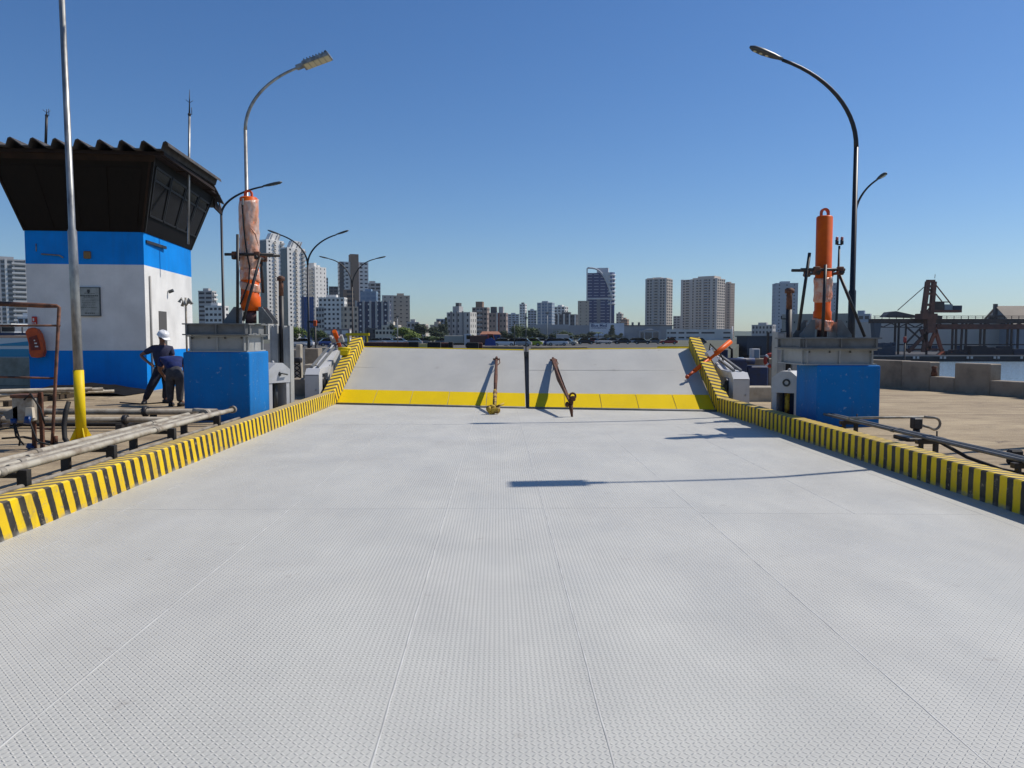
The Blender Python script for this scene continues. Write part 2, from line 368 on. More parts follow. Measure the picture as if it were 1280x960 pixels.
# flaps
TL0, TL1 = W(455, 434, 21.2), W(654.5, 438, 20.0)
TR0, TR1 = W(661, 437.3, 20.0), W(861, 435.5, 19.3)
HCl, HCr = W(657.2, 511, 17.30), W(661.5, 511, 17.26)
HCl.z = HCr.z = 0
def flap(h0, h1, t0, t1, lab, sgn):
    up = ((t0 - h0) + (t1 - h1)) * .5; n = (h1 - h0).cross(up).normalized()
    loc = (h0 + h1) / 2
    th = thing('ramp_flap', lab, 'ramp flap', loc, 'raised steel ramp flaps')
    d = -n * .14
    s = .23                                     # yellow foot strip share of the slope
    off = n * .004
    MB().prism([h0, h1, t1, t0], d).build('plate', DECK, th)
    # strip plates with narrow gaps
    N_ = 5
    for i in range(N_):
        a, b_ = (i + .008) / N_, (i + .992) / N_
        p0, p1 = h0.lerp(h1, a), h0.lerp(h1, b_); q0, q1 = t0.lerp(t1, a), t0.lerp(t1, b_)
        MB().prism([p0 + off, p1 + off, p1.lerp(q1, s) + off, p0.lerp(q0, s) + off], n * .008).build('transition_plate', DECKY, th)
    MB().tube([h0.lerp(t0, .62) + n * .002, h1.lerp(t1, .62) - n * .001], .003, 5).build('weld_seam', WELD, th)
    MB().tube([h0 + Vector((0, -.03, .01)), h1 + Vector((0, -.03, .01))], .035, 8).build('hinge_pin', GREYD, th)
    MB().prism([t0 - n * .01, t1 - n * .01, t1 + (t1 - h1).normalized() * .03, t0 + (t0 - h0).normalized() * .02], n * .016).build('lip', YELP, th)
    MB().bar((h0 if sgn > 0 else h1).lerp(t0 if sgn > 0 else t1, .02) - n * .32, (t0 if sgn > 0 else t1) - n * .32, .16, .30, up=n).build('edge_beam', GREYDK, th)  # dark beam added below the gap to stand in for its shade
    # side curb with chevrons
    hh, tt = (h0, t0) if sgn < 0 else (h1, t1)
    hh = hh + Vector((0, -.12, -.02)) ; tt = tt + (tt - hh).normalized() * .02
    out = Vector((sgn * .27, -.0, 0)); upv = n * .30
    m = stripe_mat('flap_stripes_%d' % sgn, 1, .185, .54, .42, .55, abs(hh.x), .1, .12)
    prof = [Vector((0,0,0)), upv * .95, upv + out * .06, upv + out * .95, upv * .95 + out, out]
    MB().prism([hh + p for p in prof], tt - hh).build('side_curb', m, th)
    if sgn > 0:
        c = t0 + Vector((-.03, .02, 0)); MB().box((c.x - .16, c.y, c.z - .75), (c.x + .16, c.y + .03, c.z - .05)).build('gap_shade_plate', GREYDK, th)  # dark plate added behind the gap top, its colour gives the shade there
    return th, n
fl_l, NL_ = flap(HL + Vector((.0, 0, 0)), HCl, TL0, TL1, 'raised grey ramp flap beneath the apartment towers, with a yellow foot strip', -1)
fl_r, NR_ = flap(HCr, HR, TR0, TR1, 'raised grey ramp flap in front of the mall, shadow across its yellow corner', 1)
# yellow lifting shoe on the left flap's curb, yellow beam behind the right flap
c = HL.lerp(TL0, .66) + NL_ * .34 + Vector((-.2, 0, 0))
mb = MB().bbox(c - Vector((.11, .12, .05)), c + Vector((.11, .12, .10)), .02); mb.tube([c + Vector((-.16, -.05, .12)), c + Vector((.16, -.05, .12))], .045, 10)
mb.build('lifting_lug', YELP, fl_l)
a, b_ = W(822, 434.6, 20.3), W(871, 434.6, 19.9)
mb = MB().bar(a, b_, .09, .075)
tag(mb.build('lip_beam', YELP), 'yellow steel beam lying along the top of the ramp flap by the orange cylinder', 'beam')
# lifting rods that lean on the flaps
YRUST = mat('chipped_yellow', (.50, .33, .03), .6, col2=(.10, .05, .02), scale=7, lo=.44, hi=.56)
def rod(base, top, lab, hook):
    th = thing('lifting_rod', lab, 'lifting rod', base, 'rusty lifting rods leaning on the flaps')
    b0, t0 = Vector(base), Vector(top); v = t0 - b0; u = v.normalized(); s = u.cross(Vector((0,0,1))).normalized()
    if hook:
        MB().tube([b0 + u * .12 + Vector((0,0,.12)), b0 + v * .32 + Vector((0,0,.08))], .042, 10).build('sleeve', YRUST, th)
        MB().tube([b0 + v * f + Vector((0,0,.08 * (1 - f))) for f in (.32, .5, .62, .8, .97)], [.034, .044, .046, .036, .034], 8).build('shaft', RUST, th)
        mb = MB().ring(b0 + Vector((-.05, 0, .10)), .075, .032, 'y', 14, 8); mb.tube([b0 + Vector((-.09, .03, .10)), b0 + Vector((.12, .02, .10))], .045, 8); mb.bbox(b0 + Vector((-.08, -.05, .03)), b0 + Vector((.09, .06, .15)), .02)
        mb.tube([b0 + Vector((.04, 0, .16)), b0 + Vector((.2, .1, .22))], .022, 6); mb.ball(b0 + Vector((-.12, -.02, .12)), (.06, .07, .07), 9, 6); mb.ball(b0 + Vector((.06, .02, .08)), (.065, .06, .07), 9, 6)
        mb.build('hook_block', YRUST, th)
        MB().tube([b0 + v * .28 + Vector((0,0,.07)), b0 + v * .31 + Vector((0,0,.07))], .047, 10).build('red_band', mat('red_paint', (.35, .03, .02), .5), th)
    else:
        a = b0 + Vector((0, 0, .30)) - u * .0
        MB().prism([a + s * .025, a - s * .025, b0 + v * .6 - s * .055, t0 - s * .05, t0 + s * .05, b0 + v * .6 + s * .055], Vector((0, -.03, .04))).build('shaft', RUST, th)
        mb = MB().ball(a + Vector((.03, .02, .0)), (.05, .06, .10), 9, 6); mb.ball(a + Vector((-.05, .0, -.05)), (.04, .05, .06), 8, 5); mb.bbox(a + Vector((.02, -.04, .02)), a + Vector((.12, .05, .12)), .02)
        mb.tube([a + Vector((.02,0,-.05)), b0 + Vector((.05, 0, 0))], [.05, .02], 8); mb.ring(a + Vector((.06, 0, .12)), .06, .02, 'y', 12, 6)
        mb.build('hook_block', RUST, th)
    mb = MB().tube([t0 - s * .09, t0 + s * .09], .022, 8); mb.tube([t0 - u * .05, t0 + u * .16], [.05, .03], 8)
    mb.tube([t0 + s * .07, t0 + s * .09 - u * .3, t0 + s * .02 - u * .5], .012, 6)
    mb.build('eye_bolt', RUST, th)
    return th
def onflap(px, py, h0, h1, t0, n, off):
    d = ray(px, py); o = Vector((0, 0, CAMZ)); k_ = n.dot(h0 - o) / n.dot(d); return o + d * k_ + n * off
rod(G(618, 518, 0), onflap(621, 452, HL, HCl, TL0, NL_, .07), 'brown rod with a chipped yellow sleeve and hook block, leaning upright on the flap', True)
rod(G(712, 521, 0), onflap(692, 453, HCr, HR, TR0, NR_, .07), 'flat rusty brown rod leaning slanted, its foot tapered to a rusty hook', False)
# hydraulic locking cylinders across the curbs
def lock_cyl(a, b_, lab):
    a, b_ = Vector(a), Vector(b_); v = b_ - a
    th = thing('locking_cylinder', lab, 'hydraulic cylinder', a, 'orange locking cylinders of the flaps')
    MB().tube([a + v * .16, a + v * .52], .05, 14).tube([a + v * .5, a + v], .062, 14).build('barrel', ORANGE, th)
    MB().tube([a, a + v * .17], [.03, .035], 10).ball(a, .05, 9, 6).build('rod_eye', ORANGE2, th)
    p = a + v * .56; u = v.normalized(); s = u.cross(Vector((0,1,0))).normalized()
    mb = MB().bar(p - s * .16, p + s * .16, .10, .16, up=u); mb.bar(p - s * .14 - u * .1, p - s * .14 + u * .16, .06); mb.bar(p + s * .14 - u * .1, p + s * .14 + u * .16, .06)
    mb.build('clamp', WHITEM, th)
    MB().tube([p + s * .12, p + s * .25 + Vector((.1, 0, .1)), p + s * .2 + Vector((.35, .1, -.1)), p + Vector((.5, .2, -.5))], .018, 6).build('hose', RUBBER, th)
lock_cyl(W(859, 471, 17.75), W(913, 427, 18.35), 'bright orange hydraulic cylinder lying across the striped curb of the ramp flap')
lock_cyl(W(426, 437, 21.2), W(418, 414, 20.6), 'short orange hydraulic cylinder standing tilted beyond the grey hinge housing')
# hinge housings
def housing(x0, x1, y0, y1, zt, ztb, flip, lab):
    """box that rises along the flap, open window in the inner side"""
    th = thing('hinge_housing', lab, 'machine housing', ((x0 + x1) / 2, y0, GZ), 'grey hinge housings')
    L_ = y1 - y0; zb = .1
    prof = [(0, zb), (0, zt - .14), (.16, zt), (L_ * .42, zt + .03), (L_, ztb), (L_, ztb - .55), (L_ * .55, zb)]
    xi = x1 if flip < 0 else x0; xo = x0 if flip < 0 else x1
    wi = abs(x1 - x0)
    mb = MB()
    # side plates with an opening: built from strips round the hole
    def side(x, t):
        y0_, y1_, z0_, z1_ = L_*.13, L_*.36, .28, zt - .13
        dx = (t, 0, 0)
        mb.prism([(x, y0, zb), (x, y0, zt - .14), (x, y0 + .16, zt), (x, y0 + y0_, zt), (x, y0 + y0_, zb)], dx)
        mb.prism([(x, y0 + y0_, zb), (x, y0 + y0_, z0_), (x, y0 + y1_, z0_), (x, y0 + y1_, zb)], dx)
        mb.prism([(x, y0 + y0_, z1_), (x, y0 + y0_, zt + .005), (x, y0 + y1_, zt + .02), (x, y0 + y1_, z1_)], dx)
        mb.prism([(x, y0 + y1_, zb), (x, y0 + y1_, zt + .02), (x, y0 + L_ * .45, zt + .03), (x, y0 + L_ * .45, zb)], dx)
        # second opening
        ya, yb = L_ * .45, L_ * .66
        zl = lambda q: zt + .03 + (ztb - zt - .03) * (q - L_ * .42) / (L_ * .58)
        mb.prism([(x, y0 + ya, zb), (x, y0 + ya, zt - .42), (x, y0 + yb, zt - .22), (x, y0 + yb, zb)], dx)
        mb.prism([(x, y0 + ya, zt - .10), (x, y0 + ya, zl(ya)), (x, y0 + yb, zl(yb)), (x, y0 + yb, zl(yb) - .12)], dx)
        mb.prism([(x, y0 + yb, zb), (x, y0 + yb, zl(yb)), (x, y0 + L_, ztb), (x, y0 + L_, ztb - .55), (x, y0 + L_ * .75, zb)], dx)
    t = .02
    side(xi, -t if xi > xo else t); side(xo, t if xi > xo else -t)
    xa, xb = min(x0, x1) + .021, max(x0, x1) - .021
    for (ya, za), (yb, zb_) in zip(prof[:5], prof[1:5]):
        mb.prism([(xa, y0 + ya, za), (xb, y0 + ya, za), (xb, y0 + yb, zb_), (xa, y0 + yb, zb_)], (0, .018 if ya == yb else 0, 0 if ya == yb else -.018))
    mb.build('shell', WHITEM, th)
    mb = MB(); xm = (xa + xb) / 2
    mb.box((xa + .02, y0 + L_ * .16, .12), (xm, y0 + L_ * .7, .5)); mb.tube([(xa, y0 + L_ * .25, .5), (xb, y0 + L_ * .25, .5)], .13, 12)
    mb.build('winch', BLACK, th)
    mb = MB()
    for i in range(4): mb.tube([(xm + .06 * flip * -1, y0 + L_ * (.16 + .05 * i), .62), (xm - .05 * flip, y0 + L_ * (.17 + .05 * i), .34)], .02, 6)
    mb.build('hose_bundle', RUBBER, th)
    MB().ball((xm + .09, y0 - .004, .34), (.016, .014, .03), 8, 5).build('door_handle', GREY, th)
    mb = MB()
    for s_ in (.25, .75): mb.bar((xa + (xb - xa) * s_, y0 + .3, zt + .035), (xa + (xb - xa) * s_, y0 + L_ * .95, ztb + .03), .05, .05)
    mb.build('rail', GREYD, th)
housing(-4.63, -4.29, 18.5, 21.2, .85, 1.40, -1, 'light grey hinge housing with sunlit inner side beside the striped flap curb')
housing(5.16, 5.52, 16.7, 19.2, .83, 1.22, 1, 'light grey hinge housing with shaded window under the orange cylinder')
# blue pedestals with steel frames
def pedestal(x0, x1, y0, y1, zt, lab):
    mb = MB().bbox((x0, y0, GZ - .1), (x1, y1, zt), .025, 2)
    o = mb.build('concrete_pedestal', BLUE); return tag(o, lab, 'pedestal', 'blue painted pedestals')
PL = (-5.53, -4.37, 13.6, 14.75, 1.345); PR = (5.29, 6.35, 12.6, 13.5, 1.14)
pedestal(*PL, 'blue concrete pedestal beside the bent worker, bright sunlit edge')
pedestal(*PR, 'blue concrete pedestal standing before the sandy quay, in shade')
def base_frame(x0, x1, y0, y1, z0, z1, inn, lab):
    th = thing('steel_base_frame', lab, 'steel frame', ((x0 + x1) / 2, (y0 + y1) / 2, z0), 'grey steel frames on pedestals')
    zm = z0 + (z1 - z0) * .58
    def ibeam(a, b_, c_, d_, zb, zt_, nm):
        mb = MB(); t = .022; f = .05
        mb.box((a, c_, zb), (b_, d_, zb + t)); mb.box((a, c_, zt_ - t), (b_, d_, zt_))
        mb.box((a + f, c_ + f, zb + t), (b_ - f, d_ - f, zt_ - t))
        for i in range(3):
            x = a + (b_ - a) * (.06 + .44 * i); mb.box((x - .012, c_ + .012, zb + t), (x + .012, c_ + f + .002, zt_ - t))
        for i in range(2):
            y = c_ + (d_ - c_) * (.1 + .8 * i)
            for xx in ((a + .012, a + f + .002), (b_ - f - .002, b_ - .012)): mb.box((xx[0], y - .012, zb + t), (xx[1], y + .012, zt_ - t))
        mb.build(nm, GREYD if nm == 'upper_beam' else GREY, th)  # darker grey puts the upper beam's shade into its colour
    ibeam(x0, x1, y0, y1, z0 + .001, zm, 'lower_beam')
    ibeam(x0 - .05, x1 + .05, y0 - .05, y1 + .05, zm + .003, z1, 'upper_beam')
    mb = MB()
    for i in range(4):
        MB().tube([(x0 + .1 + (x1 - x0 - .2) * i / 3, y0 + .02, zm - .06), (x0 + .1 + (x1 - x0 - .2) * i / 3, y0 + .02, zm + .03)], .016, 6).build('anchor_bolt', GREYDK, th)
base_frame(PL[0] + .06, PL[1] - .04, PL[2] + .02, PL[3] - .05, PL[4] + .001, 1.85, 1, 'grey two tier steel frame on the pedestal beside the workers')
base_frame(PR[0] - .22, PR[1] - .05, PR[2] + .04, PR[3] + .3, PR[4] + .001, 1.60, -1, 'grey two tier steel frame on the shaded pedestal before the quay')
def lift_cylinder(c, r, z0, z1, lab, wrap):
    c = Vector(c); th = thing('lifting_cylinder', lab, 'hydraulic cylinder', (c.x, c.y, z0), 'orange upright lifting cylinders')
    H = z1 - z0
    mb = MB().lathe([(r * .9, z0 + H * .10), (r * 1.12, z0 + H * .14), (r * 1.12, z0 + H * .21), (r, z0 + H * .22), (r, z1 - .02), (r - .02, z1)], (c.x, c.y, 0), 28)
    mb.build('barrel', ORANGE, th)
    MB().lathe([(r * .62, z0), (r * .62, z0 + H * .11)], (c.x, c.y, 0), 20).build('piston_rod', mat('dark_primer', (.10, .05, .05), .5), th)
    mb = MB(); R_ = .075
    mb.prism([(c.x - R_, c.y - .03, z1 - .01), (c.x - R_, c.y - .03, z1 + .06), (c.x - R_ + .03, c.y - .03, z1 + .06), (c.x - R_ + .03, c.y - .03, z1 - .01)], (0, .06, 0))
    mb.prism([(c.x + R_ - .03, c.y - .03, z1 - .01), (c.x + R_ - .03, c.y - .03, z1 + .06), (c.x + R_, c.y - .03, z1 + .06), (c.x + R_, c.y - .03, z1 - .01)], (0, .06, 0))
    n = 10
    for i in range(n):
        a0, a1 = math.pi * i / n, math.pi * (i + 1) / n; ri = R_ - .035
        P = lambda q, rr: (c.x + rr * math.cos(q), c.y - .03, z1 + .06 + rr * math.sin(q))
        mb.prism([P(a0, ri), P(a0, R_), P(a1, R_), P(a1, ri)], (0, .06, 0))
    mb.build('lifting_eye', ORANGE2, th)
    for k_, (f0, f1, m) in enumerate(wrap):
        ph = rnd.uniform(0, 6)
        fn = lambda t, z: .006 * math.sin(5 * t + z * 9 + ph) + .006 * math.sin(11 * t - z * 17) + .004 * math.sin(3 * t + 31 * z)
        n_ = max(6, int((f1 - f0) * H / .05))
        sk = .06
        prof = [(r + .012, z0 + H * (f0 + (f1 - f0) * i / n_)) for i in range(n_ + 1)]
        mb = MB().lathe(prof, (c.x, c.y, 0), 36, fn)
        for v in mb.v: v.z += sk * math.sin(math.atan2(v.y - c.y, v.x - c.x) + ph)* .6
        if f0 < .2:
            for v in mb.v:
                if v.z < z0 + H * .2:
                    d = Vector((v.x - c.x, v.y - c.y, 0)); v.x += d.x * .14; v.y += d.y * .14
        mb.build('plastic_wrap', m, th)
    return th
CL = Vector((-4.50, 14.15, 0)); CR = Vector((5.56, 13.1, 0))
cl = lift_cylinder(CL, .158, 1.86, 4.13, 'upright cylinder almost wholly wrapped in pinkish plastic, black hose down its front', ((.44, .975, WRAP), (.33, .42, WRAPO), (.26, .32, WRAP)))
cr = lift_cylinder(CR, .133, 1.61, 3.66, 'upright bright orange cylinder, plastic wrap only below the clamp', ((.30, .50, WRAPO), (.06, .15, WRAPO)))
x, y = CL.x, CL.y - .175
MB().tube([(x - .06, y, 3.98), (x - .04, y - .01, 3.6), (x + .0, y - .02, 3.2), (x + .06, y - .03, 2.85), (x + .04, y - .03, 2.6), (x - .06, y - .02, 2.35), (x - .14, y + .02, 2.2)], .014, 8).build('hose', RUBBER, cl)
MB().bbox((x - .06, y - .015, 3.96), (x - .03, y + .01, 4.08), .004).build('hose_fitting', GREY, cl)
# a loose strip of film
MB().tube([(x + .09, y, 3.55), (x + .16, y + .02, 3.45), (x + .2, y + .05, 3.25)], [.01, .02, .006], 5).build('loose_film', WRAP, cl)
# clamps of scaffold pipe
def scaffold(c, zc, legs, bar, lab):
    th = thing('pipe_brace', lab, 'scaffold brace', (c.x, c.y, zc - 1), 'black scaffold pipe braces')
    (a, b_) = bar
    for yo in (-.20, .20):
        MB().tube([(a, c.y + yo, zc + (.02 if yo > 0 else 0)), (b_, c.y + yo, zc + (.02 if yo > 0 else 0))], .026, 10).build('cross_pipe', BLACK, th)
    for xo in (-.2, .2):
        MB().tube([(c.x + xo, c.y - .32, zc - .05), (c.x + xo, c.y + .32, zc - .05)], .026, 10).build('cross_pipe', BLACK, th)
    for xo in (-.2, .2):
        for yo in (-.2, .2):
            MB().bbox((c.x + xo - .05, c.y + yo - .045, zc - .09), (c.x + xo + .05, c.y + yo + .045, zc + .05), .012).build('coupler', RUSTY, th)
    for p, q in legs: MB().tube([p, q], .026, 10).build('brace_pipe', BLACK, th)
zc = W(310, 318, 13.95).z
scaffold(CL, zc, [(W(297, 406, 13.8), W(297, 293, 13.9)), (W(303, 404, 14.4), W(302, 305, 14.4)), (W(304, 401, 13.72), W(325, 322, 13.9)), (W(329, 366, 14.45), W(326, 318, 14.35))],
    (W(281, 318, 13.95).x, W(342, 318, 13.95).x), 'black scaffold pipes braced round the plastic wrapped cylinder')
zc = W(1030, 337, 12.9).z
scaffold(CR, zc, [(W(998, 413, 12.9), W(1012, 316, 12.9)), (W(1028, 421, 12.75), W(1032, 331, 12.88)), (W(1081, 421, 12.9), W(1048, 340, 13.0))],
    (W(1001, 337, 12.9).x, W(1056, 337, 12.9).x), 'black scaffold pipes braced round the bright orange cylinder')
def fins(c, z, lab, sx):
    th = thing('anchor_bracket', lab, 'bracket', (c.x, c.y, z), 'grey finned anchor brackets')
    for s in (-1, 1):
        for yo in (-.16, .16):
            MB().prism([(c.x + s * .19, c.y + yo - .012, z), (c.x + s * .19, c.y + yo - .012, z + .30), (c.x + s * .25, c.y + yo - .012, z + .30), (c.x + s * .44, c.y + yo - .012, z + .05), (c.x + s * .44, c.y + yo - .012, z)], (0, .024, 0)).build('fin', GREYD, th)
        mb = MB(); mb.prism([(c.x + s * .19, c.y - .15, z), (c.x + s * .19, c.y - .15, z + .26), (c.x + s * .22, c.y - .15, z + .26), (c.x + s * .22, c.y - .15, z)], (0, .30, 0))
        mb.build('cheek_plate', GREY, th)
fins(CL, 1.853, 'grey finned bracket at the foot of the wrapped cylinder', 1)
fins(CR, 1.603, 'grey finned bracket at the foot of the bright orange cylinder', 1)
# guide portals, columns, masts
def portal(x0, x1, y0, y1, zt, lab, ring_):
    th = thing('latch_portal', lab, 'latch housing', ((x0 + x1) / 2, y0, GZ), 'grey gabled latch portals')
    xm = (x0 + x1) / 2; wv = x1 - x0; zs = zt - .13; zo = zt - .40
    mb = MB()
    mb.box((x0, y0, GZ), (x0 + .08, y1, zs)); mb.box((x1 - .08, y0, GZ), (x1, y1, zs))
    mb.prism([(x0 - .012, y0 - .012, zo), (x1 + .012, y0 - .012, zo), (x1 + .012, y0 - .012, zs), (xm + .09, y0 - .012, zt), (xm - .09, y0 - .012, zt), (x0 - .012, y0 - .012, zs)], (0, y1 - y0 + .024, 0))
    mb.build('frame', WHITEM, th)
    MB().box((x0 + .081, y1 - .05, GZ), (x1 - .081, y1 - .02, zo)).build('back_panel', mat('navy_panel', (.012, .035, .11), .5), th)
    MB().tube([(xm, y0 + .12, GZ), (xm, y0 + .12, zo)], .045, 10).build('latch_bar', YRUST if ring_ else GREYDK, th)
    if ring_: MB().ring((xm + .02, y0 - .02, zt - .21), .055, .018, 'y', 16, 6).build('latch_eye', GREYDK, th)
    else: MB().tube([(xm - .02, y0 - .02, zt - .22), (xm + .02, y0 - .07, zt - .21), (xm + .17, y0 - .05, zt - .24)], .016, 6).ball((xm, y0 - .02, zt - .22), (.03, .03, .05), 8, 5).build('latch_handle', GREYDK, th)
    MB().ball((xm, (y0 + y1) / 2, zt + .02), .03, 8, 5).build('top_knob', WHITEM, th); th.rotation_euler = (0, 0, R(-38 if ring_ else 56))
portal(-4.72, -4.20, 15.75, 16.13, 1.08, 'grey gabled latch portal with a lever, next to the brightly lit pedestal edge', False)
portal(5.07, 5.55, 14.05, 14.47, .98, 'grey gabled latch portal with a round eye, beside the shaded pedestal', True)
def guide_column(x0, x1, y, zt, lab):
    th = thing('guide_column', lab, 'steel column', ((x0 + x1) / 2, y, GZ), 'grey channel guide columns')
    wv = (x1 - x0)
    for a, b_ in ((x0, x0 + wv * .34), (x1 - wv * .30, x1)):
        mb = MB().box((a, y, GZ), (a + .02, y + .28, zt)); mb.box((a + .02, y + .25, GZ), (b_, y + .28, zt)); mb.box((b_, y, GZ), (b_ + .02, y + .28, zt)); mb.box((a + .02, y + .02, GZ), (b_, y + .04, zt - .03))
        mb.build('channel', GREY, th)
    MB().box((x0, y + .285, GZ + .5), (x1, y + .31, GZ + 1.4)).build('web_plate', GREYD, th)
a, b_ = W(337, 407, 16.2), W(361, 407, 16.2); guide_column(a.x, b_.x, 16.2, a.z, 'grey channel column beside the wrapped cylinder and its rust capped mast')
a, b_ = W(972, 415, 14.8), W(1000, 415, 14.8); guide_column(a.x, b_.x, 14.8, a.z, 'grey channel column beside the orange cylinder and its rusty topped mast')
def mast(px, ytop, Y, r, lab, pegs):
    t = W(px, ytop, Y); th = thing('guide_mast', lab, 'mast', (t.x, Y, GZ), 'black masts with rusty caps')
    MB().tube([(t.x, Y, GZ), (t.x, Y, t.z - .42)], r, 12).build('pole', BLACK, th)
    MB().tube([(t.x, Y, t.z - .42), (t.x, Y, t.z)], r * .92, 12).tube([(t.x, Y, t.z - .1), (t.x, Y, t.z - .02)], r * 1.5, 12).build('cap', RUSTY, th)
    for i in range(pegs): MB().tube([(t.x - r, Y, t.z - .6 - .25 * i), (t.x - r - .09, Y, t.z - .6 - .25 * i), (t.x - r - .09, Y, t.z - .54 - .25 * i)], .012, 6).build('peg', BLACK, th)
mast(351, 345, 16.38, .055, 'black mast with a rusty cap, standing against the apartment towers', 0)
mast(987, 360, 14.95, .06, 'thicker black mast with rusty cap and pegs, beside the shaded pedestal', 4)
# ================================================================== control tower
def tower():
    th = thing('control_tower', 'blue and white control tower with flared dark cabin and corrugated roof', 'control tower', (-11.3, 22.9, GZ))
    x0, x1, y0, y1 = -12.62, -9.60, 21.2, 25.5
    for nm, za, zb, m in (('lower_wall', GZ - .1, 1.25, BLUEW), ('middle_wall', 1.25, 3.57, WALLW), ('upper_wall', 3.57, 4.45, BLUEW)):
        o = MB().box((x0, y0, za), (x1, y1, zb)).build(nm, m, th)
        if nm == 'middle_wall': midw = o
    # flared cabin
    B = [Vector(p) for p in ((x0 - .02, y0 - .02, 4.451), (x1 + .02, y0 - .02, 4.451), (x1 + .02, y1 + .02, 4.451), (x0 - .02, y1 + .02, 4.451))]
    T = [Vector(p) for p in ((-13.08, 20.3, 6.37), (-8.99, 20.3, 6.37), (-8.99, 26.1, 6.25), (-13.08, 26.1, 6.25))]
    MB().add(B + T, [(0,1,5,4),(1,2,6,5),(2,3,7,6),(3,0,4,7),(4,5,6,7),(3,2,1,0)]).build('cabin', DARKB, th)
    # right face windows
    def q(f, g): return B[1].lerp(B[2], f).lerp(T[1].lerp(T[2], f), g)
    nr = (B[2] - B[1]).cross(T[1] - B[1]).normalized()
    for f0, f1 in ((.05, .27), (.29, .51), (.53, .74), (.76, .95)):
        fr = MB()
        for a, b_ in (((f0, .24), (f1, .24)), ((f0, .86), (f1, .86)), ((f0, .24), (f0, .86)), ((f1, .24), (f1, .86)), ((f0, .70), (f1, .70))):
            fr.bar(q(*a) + nr * .01, q(*b_) + nr * .01, .05, .05, up=nr)
        fo = fr.build('window', mat('window_frame', (.014, .014, .015), .5), th)
        MB().prism([q(f0, .24) + nr * .004, q(f1, .24) + nr * .004, q(f1, .86) + nr * .004, q(f0, .86) + nr * .004], nr * .008).build('pane', GLASSD, fo)
    mb = MB()
    for f in (.02, .98): MB().bar(q(f, 0) + nr * .012, q(f, .99) + nr * .012, .05, .03, up=nr).build('corner_trim', mat('cabin_trim', (.02, .02, .02), .5), th)
    # front face: boards, lintel, edge battens
    def p(f, g): return B[0].lerp(B[1], f).lerp(T[0].lerp(T[1], f), g)
    nf = (B[1] - B[0]).cross(T[0] - B[0]).normalized()
    if nf.y > 0: nf = -nf
    mb = MB()
    for f in (.012, .988): MB().bar(p(f, 0) + nf * .012, p(f, .98) + nf * .012, .05, .03, up=nf).build('corner_batten', BROWN, th)
    for i in range(4):
        f0, f1 = .05 + .226 * i, .05 + .226 * (i + 1) - .012
        MB().prism([p(f0, .04) , p(f1, .04), p(f1, .82), p(f0, .82)], nf * .014).build('cladding_board', DARKB, th)
    mb = MB(); mb.prism([p(-.02, .90) + nf * .02, p(1.02, .90) + nf * .02, p(1.02, 1.0) + nf * .02, p(-.02, 1.0) + nf * .02], nf * .06); mb.build('fascia', BROWN, th)
    # corrugated roof: front sheet and rear slope
    def sheet(prof_y, xa, xb, cut):
        per = .53; ns = [(0, 0), (.10, .17), (.22, .20), (.30, .17), (.72, .0), (1.0, 0)]
        xs = []; x = xa
        while x < xb:
            for f, h in ns[:-1]: xs.append((x + f * per, h))
            x += per
        xs = [q_ for q_ in xs if q_[0] <= xb] + [(xb, .10)]
        vs = []; n = len(xs); t = .03
        for (yy, zz) in prof_y:
            for xx, h in xs: vs.append((xx + (yy - prof_y[0][0]) * cut, yy, zz + h))
        m_ = len(prof_y); vs += [(a, b_, c_ - t) for a, b_, c_ in vs]; fs = []
        o = n * m_
        for j in range(m_ - 1):
            for i in range(n - 1):
                a = j * n + i; fs += [(a, a + 1, a + n + 1, a + n), (o + a, o + a + n, o + a + n + 1, o + a + 1)]
            for i in (0, n - 1):
                a = j * n + i; fs.append((a, a + n, o + a + n, o + a))
        for j in (0, m_ - 1):
            for i in range(n - 1):
                a = j * n + i; fs.append((a, o + a, o + a + 1, a + 1))
        return MB().add(vs, fs)
    sheet([(19.95, 6.40), (25.15, 6.52)], -13.45, -8.50, 0).build('roof', ROOF, th)
    sheet([(25.1, 6.48), (26.5, 6.02)], -13.3, -8.75, 0).build('rear_roof', ROOF, th)
    mb = MB()
    for yy in (20.15, 22.2, 24.9): mb.box((-13.3, yy, 6.28), (-8.75, yy + .08, 6.365))
    mb.box((-8.745, 20.1, 6.28), (-8.66, 25.0, 6.365))
    mb.build('roof_purlin', BROWN, th)
    MB().box((-13.2, 20.25, 6.30), (-8.80, 26.2, 6.36)).build('soffit', BROWN, th)
    # rear eave board and bracket
    MB().prism([(-8.98, 26.9, 5.92), (-8.98, 26.0, 6.24), (-8.98, 26.0, 5.90), (-8.98, 26.8, 5.82)], (.05, 0, 0)).build('eave_board', BROWN, th)
    # opening in right face with shutter, cable tube, brackets
    yo = 22.25
    mb = MB().box((x1 + .001, yo, .9), (x1 + .012, yo + .66, 2.36)); mb.build('door', mat('door_dark', (.09, .085, .08), .7), th)
    MB().tube([(x1 + .03, 21.55, .25), (x1 + .03, 21.55, 3.3)], .028, 8).build('cable_tube', mat('conduit', (.33, .32, .30), .6), th)
    MB().tube([(x1 + .03, 23.1, 2.95), (x1 + .16, 23.1, 3.0)], .05, 8).build('wall_lamp', GREYDK, th)
    MB().bar((x1 + .01, 21.36, 4.22), (x1 + .06, 22.85, 4.22), .05, .08).build('wall_bracket', BLACK, th)
    mb = MB().tube([(-12.2, y0 - .03, 3.83), (-11.75, y0 - .03, 3.80), (-11.65, y0 - .04, 3.74)], .02, 6); mb.build('tube_stub', PIPEM, th)
    MB().tube([(-12.33, y0 - .02, 3.9), (-12.33, y0 - .02, 4.1)], .012, 6).build('tube_stub', PIPEM, th)
